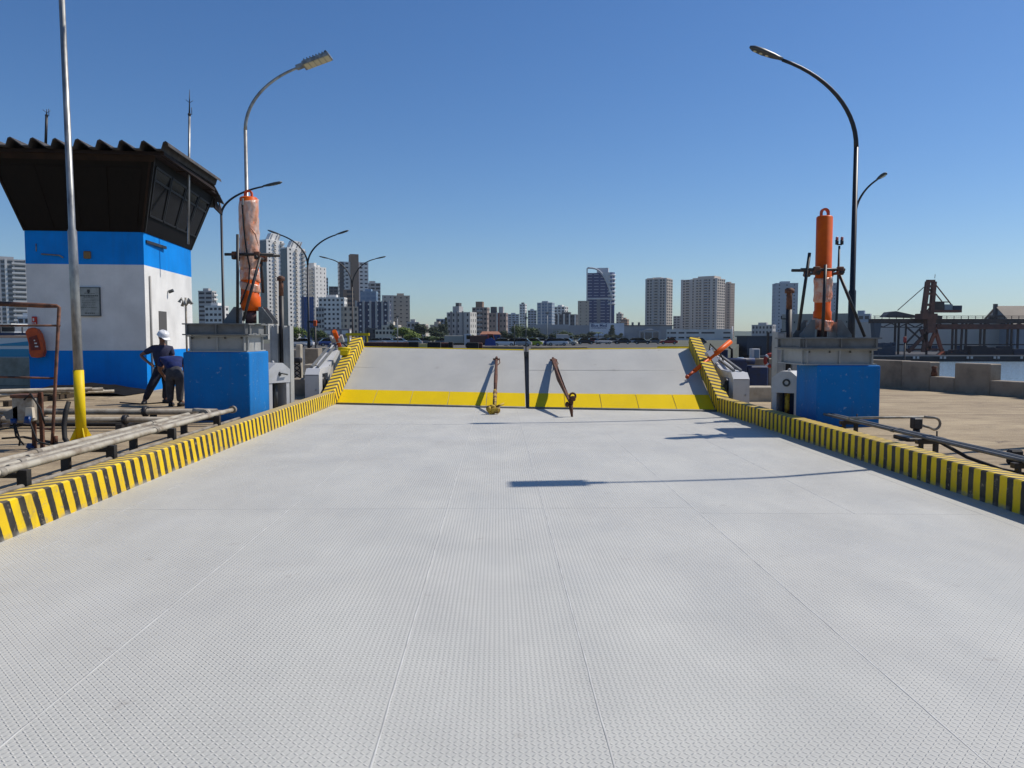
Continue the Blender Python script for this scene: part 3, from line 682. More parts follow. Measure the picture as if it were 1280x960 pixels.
    MB().bbox((-11.13, y0 - .07, 3.72), (-10.95, y0 + .01, 3.92), .02).build('junction_cover', mat('brass_box', (.22, .13, .05), .6), th)
    a, b_ = W(101.5, 360, y0), W(128.5, 395, y0)
    pl = MB().bbox((a.x, y0 - .045, b_.z), (b_.x, y0 - .002, a.z), .006).build('wall_plaque', mat('plaque', (.34, .35, .33), .45, .3, col2=(.26, .27, .25), scale=6), None)
    tag(pl, 'grey dedication plaque with an emblem and rows of dark print on the white tower wall', 'plaque')
    W_, H_ = b_.x - a.x, a.z - b_.z; INK = mat('ink', (.05, .055, .055), .6)
    def ln(y_, w0, w1, h_, nm='print_line'):
        segs = []; x = w0
        mb = MB()
        while x < w1:
            e = min(w1, x + rnd.uniform(.05, .13)); mb.box((a.x + W_ * x, y0 - .0475, a.z - H_ * (y_ + h_)), (a.x + W_ * e, y0 - .0455, a.z - H_ * y_)); x = e + .02
        mb.build(nm, INK, pl)
    mb = MB(); cx, cz = a.x + W_ * .5, a.z - H_ * .135
    mb.prism([(cx - .035, y0 - .0475, cz + .05), (cx - .035, y0 - .0475, cz - .02), (cx, y0 - .0475, cz - .06), (cx + .035, y0 - .0475, cz - .02), (cx + .035, y0 - .0475, cz + .05)], (0, .002, 0)); mb.build('emblem', INK, pl)
    ln(.20, .3, .78, .012); ln(.27, .1, .93, .035); ln(.325, .28, .76, .022)
    for i, y_ in enumerate((.40, .46, .52, .58, .64)): ln(y_, .22 - .02 * (i % 3), .80, .010)
    ln(.69, .12, .84, .016); ln(.89, .30, .76, .032)
    # frame of the plaque
    mb = MB()
    for e in ((a.x - .012, a.x + .01), (b_.x - .01, b_.x + .012)): mb.box((e[0], y0 - .052, b_.z - .012), (e[1], y0 - .001, a.z + .012))
    mb.box((a.x + .0101, y0 - .0515, a.z - .008), (b_.x - .0101, y0 - .0015, a.z + .011)); mb.box((a.x + .0101, y0 - .0515, b_.z - .011), (b_.x - .0101, y0 - .0015, b_.z + .008))
    mb.build('plaque_frame', GREYDK, pl)
    return th, pl
PIV = Matrix.Translation((-9.6, 21.2, 0)) @ Matrix.Rotation(R(5.5), 4, 'Z') @ Matrix.Translation((9.6, -21.2, 0))
def turn(*os):
    bpy.context.view_layer.update()
    for o in os: o.matrix_world = PIV @ o.matrix_world
turn(*tower())
# orange rescue float and red sign on the tower front
th = thing('rescue_float', 'curved orange rescue float with white marks hanging on the tower corner', 'rescue float', W(44, 446, 20.9))
O = [(x + 4, y) for x, y in [(34, 415), (37, 411), (42, 409.5), (47, 411.5), (51, 417), (54, 428), (55.5, 440), (54, 445.5), (48, 447), (41, 446), (38.5, 441), (38, 430), (35.5, 421)]]
MB().prism([W(x, y, 20.95) for x, y in O], (0, .16, 0)).build('shell', ORANGE2, th)
I_ = [(41.5, 422), (51, 419), (54.5, 430), (55.5, 437), (44.5, 438)]
MB().prism([W(x, y, 20.935) for x, y in I_], (0, .02, 0)).build('bed', mat('float_bed', (.20, .03, .018), .6, col2=(.12, .02, .012), scale=8), th)
mb = MB()
for x, y, w_ in ((48.5, 425.5, 1.6), (50, 429, 3), (51, 433, 4)): mb.box(W(x - w_ / 2, y + .8, 20.92), W(x + w_ / 2, y - .8, 20.93))
mb.build('strap_patch', WALLW, th); turn(th)
a, b_ = W(47.3, 405.5, 21.15), W(52, 396, 21.15)
o = MB().box((a.x, 21.13, a.z), (b_.x, 21.19, b_.z)).build('fire_sign', mat('sign_red', (.50, .03, .015), .5)); tag(o, 'small red upright sign on the shaded white tower wall above the orange float', 'sign')
c = (a + b_) / 2
MB().box((c.x - .03, 21.124, c.z - .02), (c.x + .005, 21.129, c.z + .06)).box((c.x - .04, 21.124, a.z + .01), (c.x - .015, 21.129, a.z + .05)).box((c.x + .015, 21.124, a.z + .01), (c.x + .04, 21.129, a.z + .05)).build('mark', WALLW, o); turn(o)
# antennas
def antenna(px, yb, yt, Y, r, lab, m, fr=.0):
    b0, t0 = W(px - 1.5, yb, Y), W(px, yt, Y); th = thing('antenna_mast', lab, 'antenna', b0, 'thin antenna masts of the tower')
    v = t0 - b0; L_ = v.length
    MB().tube([b0, b0 + v * .83], r, 8).build('pole', m, th)
    mb = MB().tube([b0 + v * .80, t0], [.028, .006], 6)
    c = b0 + v * .915
    for i in range(4):
        t = math.pi / 2 * i + .5; mb.tube([c, c + Vector((math.cos(t) * .1, math.sin(t) * .1, .08))], .007, 4)
    mb.tube([b0 + v * .84, b0 + v * .84 + Vector((.07, 0, .0)), b0 + v * .84 + Vector((.07, 0, .2))], .01, 5); mb.ball(b0 + v * .84, (.05, .05, .05), 8, 5)
    mb.build('aerial', BLACK, th)
antenna(237, 305, 112, 22.75, .035, 'tall thin grey antenna mast held by a bracket on the right tower side', GALV)
antenna(58.5, 184, 137, 24.0, .04, 'short black antenna peeking over the corrugated tower roof', BLACK)
# small post with a cluster lamp before the tower side
p = W(234, 452, 21.4); t = W(234.5, 372, 21.4)
th = thing('floodlight_post', 'thin grey post with a small cluster of lamps before the white tower side', 'post', (p.x, p.y, GZ))
MB().tube([(p.x, p.y, GZ), (p.x, p.y, t.z)], .03, 8).build('pole', PIPEM, th)
for i in range(5):
    a = R(72 * i); c = Vector((p.x + .12 * math.cos(a), p.y + .12 * math.sin(a), t.z - .06 + .05 * math.sin(2 * a)))
    MB().tube([(p.x, p.y, t.z - .25), c, c + Vector((.05 * math.cos(a), .05 * math.sin(a), -.12))], [.012, .03, .045], 7).build('lamp', mat('lamp_cover', (.25, .25, .23), .5), th)
# ================================================================== street lamps
def cobra(base, H, arms, r0, m, head, lab, group, foot=None, h_branch=None, cat='street lamp', amax=66):
    """arms: list of (dx, dy, rise)"""
    b0 = Vector(base); th = thing('street_lamp', lab, cat, b0, group)
    zb = h_branch
    MB().tube([b0, b0 + Vector((0,0,zb * .45)), b0 + Vector((0, 0, zb * .455)), b0 + Vector((0,0,zb))], [r0, r0 * .94, r0 * .72, r0 * .6], 14).build('pole', m, th)
    for dx, dy in arms:
        d = Vector((dx, dy, 0)); L_ = d.length; e = d.normalized(); h = H - zb
        pts = []
        n = 14
        for i in range(n + 1):
            t = i / n; a = t * R(amax)
            pts.append(b0 + Vector((0,0,zb)) + e * (L_ * .74 * (1 - math.cos(a)) / (1 - math.cos(R(amax)))) + Vector((0,0, h * .90 * math.sin(a) / math.sin(R(amax)))))
        MB().tube(pts, [r0 * .6 - r0 * .18 * i / n for i in range(n + 1)], 10).build('arm', m, th)
        u = (pts[-1] - pts[-2]).normalized(); s = u.cross(Vector((0,0,1))).normalized(); up = s.cross(u)
        M = Matrix.Translation(pts[-1]) @ Matrix((e.x and u.x or u.x, s.x, up.x), ).to_4x4() if False else None
        p0 = pts[-1]
        if head == 'cobra':
            Lh = L_ * .34
            mb = MB(); secs = [(0, .035, .03), (.12, .05, .035), (.28, .085, .045), (.6, .115, .05), (.88, .10, .04), (1, .03, .02)]
            vs = []; fs = []
            for f, wd, ht in secs:
                c = p0 + u * (Lh * f) + up * .02
                vs += [c + s * wd * a_ + up * ht * b_ for a_, b_ in ((-1, -.6), (-.75, -1), (.75, -1), (1, -.6), (.7, .7), (0, 1), (-.7, .7))]
            k_ = 7
            for i in range(len(secs) - 1):
                for j in range(k_): fs.append((i*k_ + j, i*k_ + (j+1) % k_, (i+1)*k_ + (j+1) % k_, (i+1)*k_ + j))
            fs += [tuple(range(k_))[::-1], tuple(range(len(vs) - k_, len(vs)))]
            hd = mb.add(vs, fs, True).build('lamp_head', GREYDK if m is not GALV else GALV, th)
            for f in (.46, .64, .82):
                c = p0 + u * (Lh * f) - up * .032
                MB().tube([c, c - up * .012], .036, 10).build('lens', LENS, hd)
        else:
            Lh = L_ * .42
            def bx(f0, f1, wd, z0, z1): return [p0 + u * (Lh * f) + s * a_ * wd + up * z_ for f, a_, z_ in ((f0,-1,z0),(f0,1,z0),(f1,1,z0),(f1,-1,z0),(f0,-1,z1),(f0,1,z1),(f1,1,z1),(f1,-1,z1))]
            F_ = [(3,2,1,0),(4,5,6,7),(0,1,5,4),(1,2,6,5),(2,3,7,6),(3,0,4,7)]
            hd = MB().add(bx(-.12, .2, .06, -.03, .05), F_).add(bx(.1, 1.0, .17, -.04, .0), F_).add(bx(.12, .98, .14, .0, .05), F_).build('lamp_head', GALV, th)
            for i in range(5):
                MB().add(bx(.16 + .165 * i, .16 + .165 * i + .145, .145, -.055, -.038), F_).build('lens', LENS, hd)
            mb = MB()
            for i in range(7): mb.add(bx(.2 + .1 * i, .2 + .1 * i + .03, .13, .05, .085), F_)
            mb.add(bx(.86, .93, .05, .085, .12), F_); mb.build('cooling_fin', GREYDK, hd)
    if foot:
        foot(th, b0)
    return th
LG = 'street lamps along the bridge'
def yfoot(th, b0):
    MB().tube([b0, b0 + Vector((0,0,1.02))], .070, 14).build('yellow_band', YELP, th)
    for i in range(4):
        a = R(45 + 90 * i); e = Vector((math.cos(a), math.sin(a), 0)); t = Vector((-e.y, e.x, 0)) * .008
        MB().prism([b0 + e * .07 - t, b0 + e * .155 - t, b0 + e * .155 - t + Vector((0,0,.03)), b0 + e * .072 - t + Vector((0,0,.20))], t * 2).build('gusset', YELP, th)
    MB().bbox((b0.x - .14, b0.y - .14, b0.z), (b0.x + .14, b0.y + .14, b0.z + .025), .004).build('base_plate', YELP, th)
POLEM = mat('lamp_black', (.022, .024, .03), .42, .3)
b0 = G(102, 552, GZ)
lp = cobra(b0, 7.9, [(2.1, .5)], .064, GALV, 'box', 'galvanised lamp post with a bright yellow foot among the pipes', LG, yfoot, 6.6)
lp.rotation_euler = (0, R(-.6), 0)
b0 = G(312, 507, GZ); b0.y = 17.0; b0.x = W(312, 420, 17.0).x
cobra(b0, 7.42, [(1.65, -.1)], .062, GALV, 'box', 'galvanised lamp post with a flat box head, rising behind the wrapped cylinder', LG, None, 5.95)
b0 = W(1064, 420, 16.4); b0.z = GZ
cobra(b0, 7.50, [(-2.18, .0)], .082, POLEM, 'cobra', 'black lamp post rising behind the bright orange cylinder, its arm over the deck', LG, None, 5.5)
b0 = Vector((8.3, 10.55, GZ))
cobra(b0, 7.62, [(-1.95, -.05)], .07, GALV, 'box', 'galvanised lamp post out of the picture whose shadow crosses the deck', LG, None, 6.4)
b0 = W(1065.2, 420, 28.7); b0.z = GZ - 4.5
cobra(b0, 7.4 - b0.z, [(.46, -1.2)], .075, POLEM, 'cobra', 'far black lamp post partly hidden, with a drooping head right of the tall black lamp', LG, None, 6.15 - b0.z)
b0 = W(280, 420, 29.5); b0.z = -4.5
cobra(b0, 7.4 + 4.5, [(2.15, .0), (-1.0, 1.2)], .075, POLEM, 'cobra', 'black lamp post rising between the tower eave and the wrapped cylinder', LG, None, 6.2 + 4.5)
b0 = W(386, 420, 43); b0.z = 0
cobra(b0, 7.45, [(2.15, 0), (-2.05, 0)], .085, POLEM, 'cobra', 'black twin armed lamp post before the white balconied apartment towers', LG, None, 5.6)
b0 = W(441, 420, 60); b0.z = 0
cobra(b0, 7.9, [(2.45, 0), (-2.35, 0)], .085, mat('lamp_brown', (.05, .038, .03), .5), 'cobra', 'brownish twin armed lamp post before the brown cored apartment tower', LG, None, 5.5, amax=80)
# thin mast with twin red lights
p = W(1044, 420, 24.5); t = W(1048.5, 297, 24.5)
th = thing('signal_mast', 'thin black mast topped by two small red lights, by the orange cylinder', 'signal mast', (p.x, p.y, GZ))
MB().tube([(p.x, p.y, GZ), (p.x + .06, p.y, t.z - .26)], [.05, .035], 8).build('pole', POLEM, th)
mb = MB().tube([(p.x - .02, p.y, t.z - .22), (p.x + .14, p.y, t.z - .22)], .022, 6).build('crossbar', POLEM, th)
for dx in (-.02, .14):
    lo = MB().lathe([(.05, t.z - .22), (.055, t.z - .08)], (p.x + dx, p.y, 0), 10).build('lamp', POLEM, th)
    MB().lathe([(.045, t.z - .08), (.045, t.z + .01), (.01, t.z + .03)], (p.x + dx, p.y, 0), 10).build('lens', mat('red_lens', (.45, .12, .10), .3), lo)
# ================================================================== pipes
PG = 'pipe runs on the quay'
th = thing('pipe_rack', 'bundle of long pale pipes on black brackets beside the striped kerb', 'pipe rack', (-4.4, 6, GZ), PG)
for i, (x, z, r, y1, m) in enumerate(((-4.26, .445, .034, 12.35, PIPEW), (-4.36, .44, .026, 12.1, PIPEM), (-4.45, .44, .028, 11.9, PIPEW), (-4.55, .44, .024, 11.7, PIPEM), (-4.66, .44, .034, 11.6, PIPEW))):
    pts = [(x + rnd.uniform(-.006, .006), yy, z + rnd.uniform(-.005, .005)) for yy in [-1 + (y1 + 1) * j / 12 for j in range(13)]]
    o = MB().tube(pts, r, 10).build('pipe', m, th)
    mb = MB()
    for yy in (3.4 + .5 * i, 6.6 + .3 * i, 9.6 + .2 * i): mb.tube([(x, yy - .04, z), (x, yy + .04, z)], r * 1.22, 10)
    if i == 0: mb.tube([(x, y1, z), (x, y1 + .06, z)], .06, 12)
    mb.build('coupling', PIPEM if m is PIPEW else PIPEW, o)
MB().tube([(-4.2, -1, .28), (-4.2, 12.5, .29)], .024, 10).build('pipe', PIPEM, th)
MB().tube([(-4.2, -1, .17), (-4.2, 11.8, .17)], .02, 8).build('pipe', BLACK, th)
for y in (2.2, 3.75, 5.3, 6.8, 8.35, 9.9, 11.5):
    mb = MB().box((-4.74, y, GZ), (-4.66, y + .07, .40)); mb.box((-4.25, y, GZ), (-4.16, y + .07, .43)); mb.box((-4.659, y, .36), (-4.251, y + .07, .40))
    mb.build('bracket', BLACK, th)
th = thing('pipe_elbow', 'bent pipe end with a flange where the pale pipe bundle meets the cross pipes', 'pipe', (-4.7, 12.2, GZ), PG)
MB().tube(arc((-4.95, 11.75, .44), .5, 0, 75, 8, (1,0,0), (0,1,0)), .045, 10).build('bend', PIPEW, th)
c = Vector((-4.42, 11.7, .44)); MB().tube([(-4.45, 11.72, .44), (-4.45, 11.65, .44)], .075, 12).build('flange', PIPEM, th)
th = thing('pipe_run', 'two thick grey cross pipes with a black hose bundle leading left from the kerb', 'pipes', (-8, 12.9, GZ), PG)
MB().tube([(-4.7, 12.9, .36), (-16, 13.4, .34)], .052, 12).build('pipe', PIPEM, th)
MB().tube([(-5.1, 12.25, .30), (-16, 12.5, .27)], .044, 12).build('pipe', PIPEM, th)
MB().tube([(-4.7, 13.2, .32), (-15, 13.75, .32)], .04, 10).build('pipe', PIPEW, th)
for x in (-6.0, -8.0, -10.2):
    mb = MB().box((x, 12.1, GZ), (x + .1, 12.16, .24)); mb.box((x, 13.3, GZ), (x + .1, 13.36, .28)); mb.box((x, 12.161, .17), (x + .1, 13.299, .22)); mb.tube([(x + .05, 12.26, .30), (x + .12, 12.26, .30)], .075, 10); mb.tube([(x + .05, 12.96, .36), (x + .12, 12.96, .36)], .085, 10)
    mb.build('bracket', BLACK, th)
for i in range(3):
    MB().tube([(-5.6 - .2 * i, 12.6 + .05 * i, .2), (-7 - i * .3, 12.55 + .1 * i, .19 + .02 * i), (-9.5, 12.6 + .08 * i, .2), (-11, 12.7, .19)], .035, 8).build('hose', RUBBER, th)
th = thing('pipe_pile', 'pile of loose white pipes lying before the tower over a black sheet', 'pipe pile', (-11, 18.4, GZ), PG)
for i in range(13):
    a = Vector((-9.3 - rnd.uniform(0, 1.3), 18.9 - .05 * i + rnd.uniform(-.2, .3), .30 + .022 * (i % 5))); 
    MB().tube([a, a + Vector((-4.8 - rnd.uniform(0, 1), -2.2 - rnd.uniform(-.5, .6), rnd.uniform(-.09, .02)))], rnd.uniform(.025, .042), 8).build('pipe', PIPEW if i % 3 else PIPEM, th)
mb = MB()
for x in (-10.6, -12.4, -14.0): MB().box((x, 16.6, GZ), (x + .12, 19.4, .24)).build('timber', mat('dark_timber', (.05, .035, .022), .9), th)
th = thing('black_sheet', 'crumpled black sheet on the ground against the tower wall', 'tarpaulin', (-10.6, 20.3, GZ))
vs = []; n_, m_ = 15, 7
for j in range(m_):
    for i in range(n_):
        vs.append((-12.3 + 2.9 * i / (n_ - 1), 19.5 + 1.6 * j / (m_ - 1), GZ + .02 + .3 * math.sin(math.pi * i / (n_ - 1)) ** .5 * math.sin(math.pi * min(1, .15 + j / (m_ - 1) * .75)) * rnd.uniform(.65, 1)))
MB().add(vs, [(j*n_ + i, j*n_ + i + 1, (j+1)*n_ + i + 1, (j+1)*n_ + i) for j in range(m_ - 1) for i in range(n_ - 1)]).build('sheet', mat('black_plastic', (.008, .008, .009), .8, spec=.1), th)
# right rack
th = thing('pipe_rack', 'dark thin pipes on black stands with a bent valve, beside the sandy quay', 'pipe rack', (5.3, 8, GZ), PG)
for x, z, r, m in ((5.34, .35, .022, GREYD), (5.41, .353, .018, GREYDK), (5.47, .35, .02, GREYD)):
    o = MB().tube([(x + rnd.uniform(-.008, .008), 4.2 + 8.2 * j / 10, z + rnd.uniform(-.004, .004)) for j in range(11)], r, 8).build('pipe', m, th)
    MB().tube([(x, 7.55, z), (x, 7.63, z)], r * 1.3, 8).tube([(x, 10.2, z), (x, 10.28, z)], r * 1.3, 8).build('coupling', GREYD, o)
for y in (4.7, 6.2, 7.65, 9.45, 11.6):
    mb = MB().box((5.29, y, GZ), (5.33, y + .05, .27)); mb.box((5.47, y, GZ), (5.52, y + .05, .27)); mb.box((5.25, y - .01, .27), (5.55, y + .06, .325)); mb.tube([(5.51, y + .03, .32), (5.51, y + .03, .43)], .01, 5); mb.tube([(5.2, y + .03, .2), (5.28, y + .03, .2)], .04, 8)
    mb.build('stand', BLACK, th)
MB().tube([(5.30, 11.5, .38), (6.5, 11.45, .40)], .02, 8).build('pipe', PIPEW, th)
mb = MB().bbox((6.0, 10.9, .28), (6.13, 11.03, .44), .015); mb.tube([(6.08, 10.98, GZ), (6.08, 10.98, .31)], .05, 8); mb.bbox((5.85, 10.75, GZ), (6.4, 11.2, GZ + .05), .01)
mb.build('valve', BLACK, th)
MB().tube([(6.45, 11.45, .40)] + arc((6.55, 11.35, .31), .09, 90, -90, 8, (1,0,0), (0,0,1)) + [(6.4, 11.2, .27), (6.16, 11.0, .33)], .02, 8).build('bend', PIPEM, th)
MB().tube([(5.4, 9.3, .34), (5.42, 8.7, .22), (5.5, 8.2, .16), (5.75, 7.6, .14), (5.9, 6.9, .15), (5.56, 6.3, .32)], .022, 8).build('hose', RUBBER, th)
MB().tube([(5.22, 12.2, .16), (5.2, 5, .15)], .03, 8).build('pipe', RUBBER, th)
MB().tube([(5.6, 6.2, .22), (6.3, 6.3, .2), (7.0, 6.9, .15)], .018, 8).build('hose', RUBBER, th)
p = G(1268, 580, GZ); o = MB().bbox((p.x - .08, p.y - .05, GZ), (p.x + .08, p.y + .05, GZ + .17), .02).tube([(p.x + .05, p.y, GZ + .1), (p.x + .5, p.y - .1, GZ + .03), (p.x + 1, p.y - .1, GZ + .02)], .018, 6).build('cable_plug', RUBBER); tag(o, 'small black cable plug lying on the sandy quay behind the dark pipes', 'cable plug')
# rusty railing, junction box, hose
th = thing('pipe_railing', 'rusty thin pipe railing standing left of the yellow footed lamp post', 'railing', (-6.25, 10.7, GZ))
Y = 10.7
P = lambda px, py: W(px, py, Y)
c0 = P(74, 384); MB().tube([P(-60, 377), P(55, 382), P(71, 382.5), c0, P(66, 540), P(65, 556)], [.035, .032, .026, .024, .022, .022], 8).build('frame', RUSTY, th)
for a, b_ in (((-60, 407), (75, 407)), ((-40, 470), (70, 473)), ((45, 535), (68, 537))): MB().tube([P(*a), P(*b_)], .016, 6).build('cross_bar', RUSTY, th)
MB().tube([P(70, 556), P(70, 545)], .025, 8).build('stub', RUST, th)
th = thing('junction_box', 'weathered beige junction box with blue sockets on a rusty stand', 'junction box', G(38, 560, GZ))
Y = 10.25; a, b_ = W(21, 526, Y), W(46.5, 494, Y)
MB().bbox((a.x, Y - .1, a.z), (b_.x, Y + .1, b_.z), .015).build('box', mat('beige_box', (.36, .33, .27), .6, col2=(.22, .17, .12), scale=7), th)
MB().bbox((a.x - .01, Y - .115, b_.z - .03), (b_.x + .01, Y + .11, b_.z + .015), .006).build('box_lid', RUSTY, th)
for px in (36,):
    c = W(px, 517, Y - .13); so_ = MB().prism([c + Vector((-.05, 0, -.06)), c + Vector((.05, 0, -.06)), c + Vector((.04, 0, .08)), c + Vector((-.04, 0, .08))], (0, .06, 0)).build('socket', mat('cream', (.6, .52, .4), .5), th)
    MB().tube([c + Vector((0, -.02, -.04)), c + Vector((0, -.05, -.13))], .04, 10).build('plug', mat('plug_blue', (.01, .045, .16), .4), so_)
c = W(17, 515, Y - .1); MB().prism([c + Vector((-.14, 0, -.02)), c + Vector((.05, 0, .08)), c + Vector((.05, 0, -.1)), c + Vector((-.1, 0, -.1))], (0, .1, 0)).build('socket', GREYD, th)
MB().tube([W(17, 524, Y - .12), W(17, 530, Y - .14)], .04, 10).build('plug', mat('plug_blue', (.01, .045, .16), .4), th)
mb = MB()
for px in (40, 50): mb.bar((W(px, 500, Y).x, Y + .02, GZ), (W(px, 500, Y).x, Y + .02, a.z + (.05 if px == 40 else .38)), .045, .04)
mb.build('stand', RUST, th)
for q in ([(17, 529), (20, 545), (30, 556)], [(36, 524), (42, 540), (47, 552), (62, 556)], [(18, 529), (25, 550), (24, 557)], [(30, 500), (38, 492), (50, 510), (56, 530)]):
    MB().tube([W(*p_, Y - .15) for p_ in q], .012, 6).build('cable', RUBBER, th)
MB().tube([W(37, 560, Y), W(39, 556, Y)], .05, 8).build('plug', mat('plug_blue', (.01, .045, .16), .4), th)
pts = [W(86, 502, 10.9), W(82, 515, 10.85), W(80, 532, 10.8), W(81, 548, 10.75), W(86, 556, 10.6)]
tag(MB().tube(pts, [.03, .035, .035, .035, .03], 8).build('bent_hose', RUBBER), 'short curved black hose standing up between the railing and the lamp post', 'hose')
o = MB().prism([G(4, 585, GZ), G(40, 566, GZ), G(60, 568, GZ), G(20, 590, GZ)], (0, 0, .06)).build('cable_tray', RUBBER); tag(o, 'flat black tray lying on the ground under the junction box', 'tray')
o = MB().bar(G(52, 519, .2), G(66, 508, .3), .12, .04).build('timber_offcut', mat('old_timber', (.16, .10, .06), .9)); tag(o, 'short brown timber offcut lying behind the junction box', 'timber')
for pts, lab in ((((10, 575), (60, 560), (110, 556), (150, 548)), 'thin black cable lying across the sandy ground by the lamp foot'), (((2, 548), (30, 546), (62, 552), (84, 560)), 'thin black cable lying below the junction box'), (((150, 503), (180, 505), (215, 502)), 'thin dark rod lying on the ground before the workers')):
    o = MB().tube([G(*p, GZ + .015) for p in pts], .014, 6).build('ground_cable', RUBBER); tag(o, lab, 'cable')
# ================================================================== concrete barriers
def block(lo, hi, lab, m=CONC, group='concrete barrier blocks of the quays'):
    o = MB().bbox(lo, hi, .02).build('barrier_block', m); return tag(o, lab, 'barrier', group)
def wallseg(p0, p1, z1, t, lab, m=CONC):
    p0, p1 = Vector((p0[0], p0[1], GZ)), Vector((p1[0], p1[1], GZ)); d = (p1 - p0).normalized(); n = Vector((-d.y, d.x, 0)) * t
    L_ = (p1 - p0).length
    M = Matrix.Translation(p0) @ Matrix((( d.x, n.normalized().x, 0, 0), (d.y, n.normalized().y, 0, 0), (0, 0, 1, 0), (0, 0, 0, 1)))
    o = MB().bbox((0, 0, -.05), (L_, t, z1 - GZ), .02, M=M).build('barrier_block', m); return tag(o, lab, 'barrier', 'concrete barrier blocks of the quays')
def qe(px): # foot of the right barrier line under a picture column
    x0, y0, x1, y1 = 11.45, 22.7, 12.95, 18.75
    t = 0
    best = None
    for i in range(-80, 200):
        t = i / 100; x, y = x0 + (x1 - x0) * t, y0 + (y1 - y0) * t
        d = Vector((x, y, 1.0)) - Vector((0, 0, CAMZ)); l = CM.transposed() @ d
        u = 640 + F * l.x / -l.z
        if best is None or abs(u - px) < best[0]: best = (abs(u - px), (x, y))
    return best[1]
A = [qe(p) for p in (1060, 1127, 1144, 1163, 1194, 1222, 1239, 1285, 1330, 1400)]
wallseg(A[0], A[1], .93, .4, 'tall concrete barrier block just behind the shaded blue pedestal')
wallseg(A[1], A[3], .92, .4, 'tall concrete barrier block left of the first gap to the water')
wallseg(A[3], A[4], .52, .4, 'low concrete barrier wall between two tall blocks, water above it')
wallseg(A[4], A[6], .92, .42, 'tall concrete barrier block standing between the two water gaps')
wallseg(A[6], A[7], .50, .4, 'low concrete barrier wall at the quay edge right of the tall block')
wallseg(A[7], A[8], .92, .4, 'concrete barrier block beyond the low wall, cut by the picture edge')
p = W(1161, 463, 21.4); o = MB().lathe([(.14, .53), (.16, .6), (.12, .72), (.15, .78), (.05, .84)], (qe(1161)[0] + .15, qe(1161)[1] + .1, 0), 10).build('mooring_bollard', RUST); tag(o, 'small rusty bollard standing on the low wall at the first water gap', 'bollard')
# behind the right portal
block((6.9, 22.6, GZ - .1), (9.6, 23.1, .98), 'dark concrete barrier wall behind the grey housing and the life ring', CONC)
block((5.75, 17.6, GZ - .1), (7.1, 18.1, .46), 'low pale topped concrete block between the hinge housing and the portal', PALEC)
# left
block((-26, 24.2, GZ - .1), (-13.3, 24.7, .98), 'low concrete barrier wall before the white and blue ferry', PALEC)
block((W(358, 445, 27).x, 27, -5), (W(374, 445, 27).x, 27.5, W(360, 437, 27).z), 'brown concrete block between the guide column and the pale post')
block((W(374.5, 445, 26).x, 25.5, -5), (W(380.5, 445, 26).x, 25.8, W(378, 430.5, 25.5).z), 'narrow pale concrete post among the brown blocks', PALEC)
block((W(381, 445, 26).x, 26, -5), (W(398, 445, 26).x, 26.6, W(390, 435.5, 26).z), 'brown square concrete block beside the narrow pale post')
block((W(399, 445, 31).x, 31, -5), (W(412, 445, 31).x, 31.6, W(405, 434, 31).z), 'greyish concrete block half hidden behind the hinge housing', PALEC)
block((W(380, 445, 23.6).x, 23.6, -5), (W(396, 445, 23.6).x, 24.2, W(385, 455.5, 23.6).z), 'pale topped concrete block under the brown square block', PALEC)
block((W(362, 445, 19.6).x, 19.6, GZ - .1), (W(386, 445, 19.6).x, 20.2, W(370, 473.5, 19.6).z), 'dark fronted concrete block beside the latch portal')
c = W(372, 472, 20.0); th = thing('mooring_cleat', 'black mooring head on a lattice stand beside the hinge housing', 'mooring cleat', (c.x, 20.0, W(370, 473.5, 19.6).z))
z0 = W(370, 473.5, 19.6).z; mb = MB()
for i in range(3):
    for s in (-1, 1): mb.tube([(c.x - .09 * s, 19.95, z0 + .13 * i), (c.x + .09 * s, 19.95, z0 + .13 * (i + 1))], .018, 6)
for s in (-1, 1): mb.tube([(c.x - .09 * s, 19.95, z0), (c.x - .09 * s, 19.95, z0 + .4)], .022, 6)
mb.build('stand', BLACK, th); MB().bbox((c.x - .13, 19.82, z0 + .39), (c.x + .12, 20.08, z0 + .53), .04, 2).build('head', BLACK, th)
# life ring on a post
c = W(963.5, 450.5, 21.5); th = thing('life_ring', 'red life ring hanging on a dark post behind the latch portal', 'life ring', c)
MB().ring(c, .16, .055, 'y', 20, 8).build('ring', mat('ring_red', (.30, .03, .02), .5), th)
for a in (45, 135, 225, 315): MB().ring(c, .16, .058, 'y', 4, 8, a - 9, a + 9).build('band', WALLW, th)
o = MB().bar((c.x - .05, 21.62, GZ), (c.x - .05, 21.62, 1.75), .06, .06).build('post', BLACK); tag(o, 'thin dark post carrying the red life ring', 'post')
c = W(955, 447, 22.0); th = thing('electric_cabinet', 'small white cabinet standing on the dark wall by the life ring', 'cabinet', (c.x, 22.8, .98))
MB().bbox((c.x - .12, 22.7, .981), (c.x + .12, 22.95, 1.27), .01).build('box', WHITEM, th); MB().bbox((c.x - .05, 22.69, 1.0), (c.x + .10, 22.699, 1.24), .003).build('door', mat('cab_blue', (.15, .22, .3), .5), th)
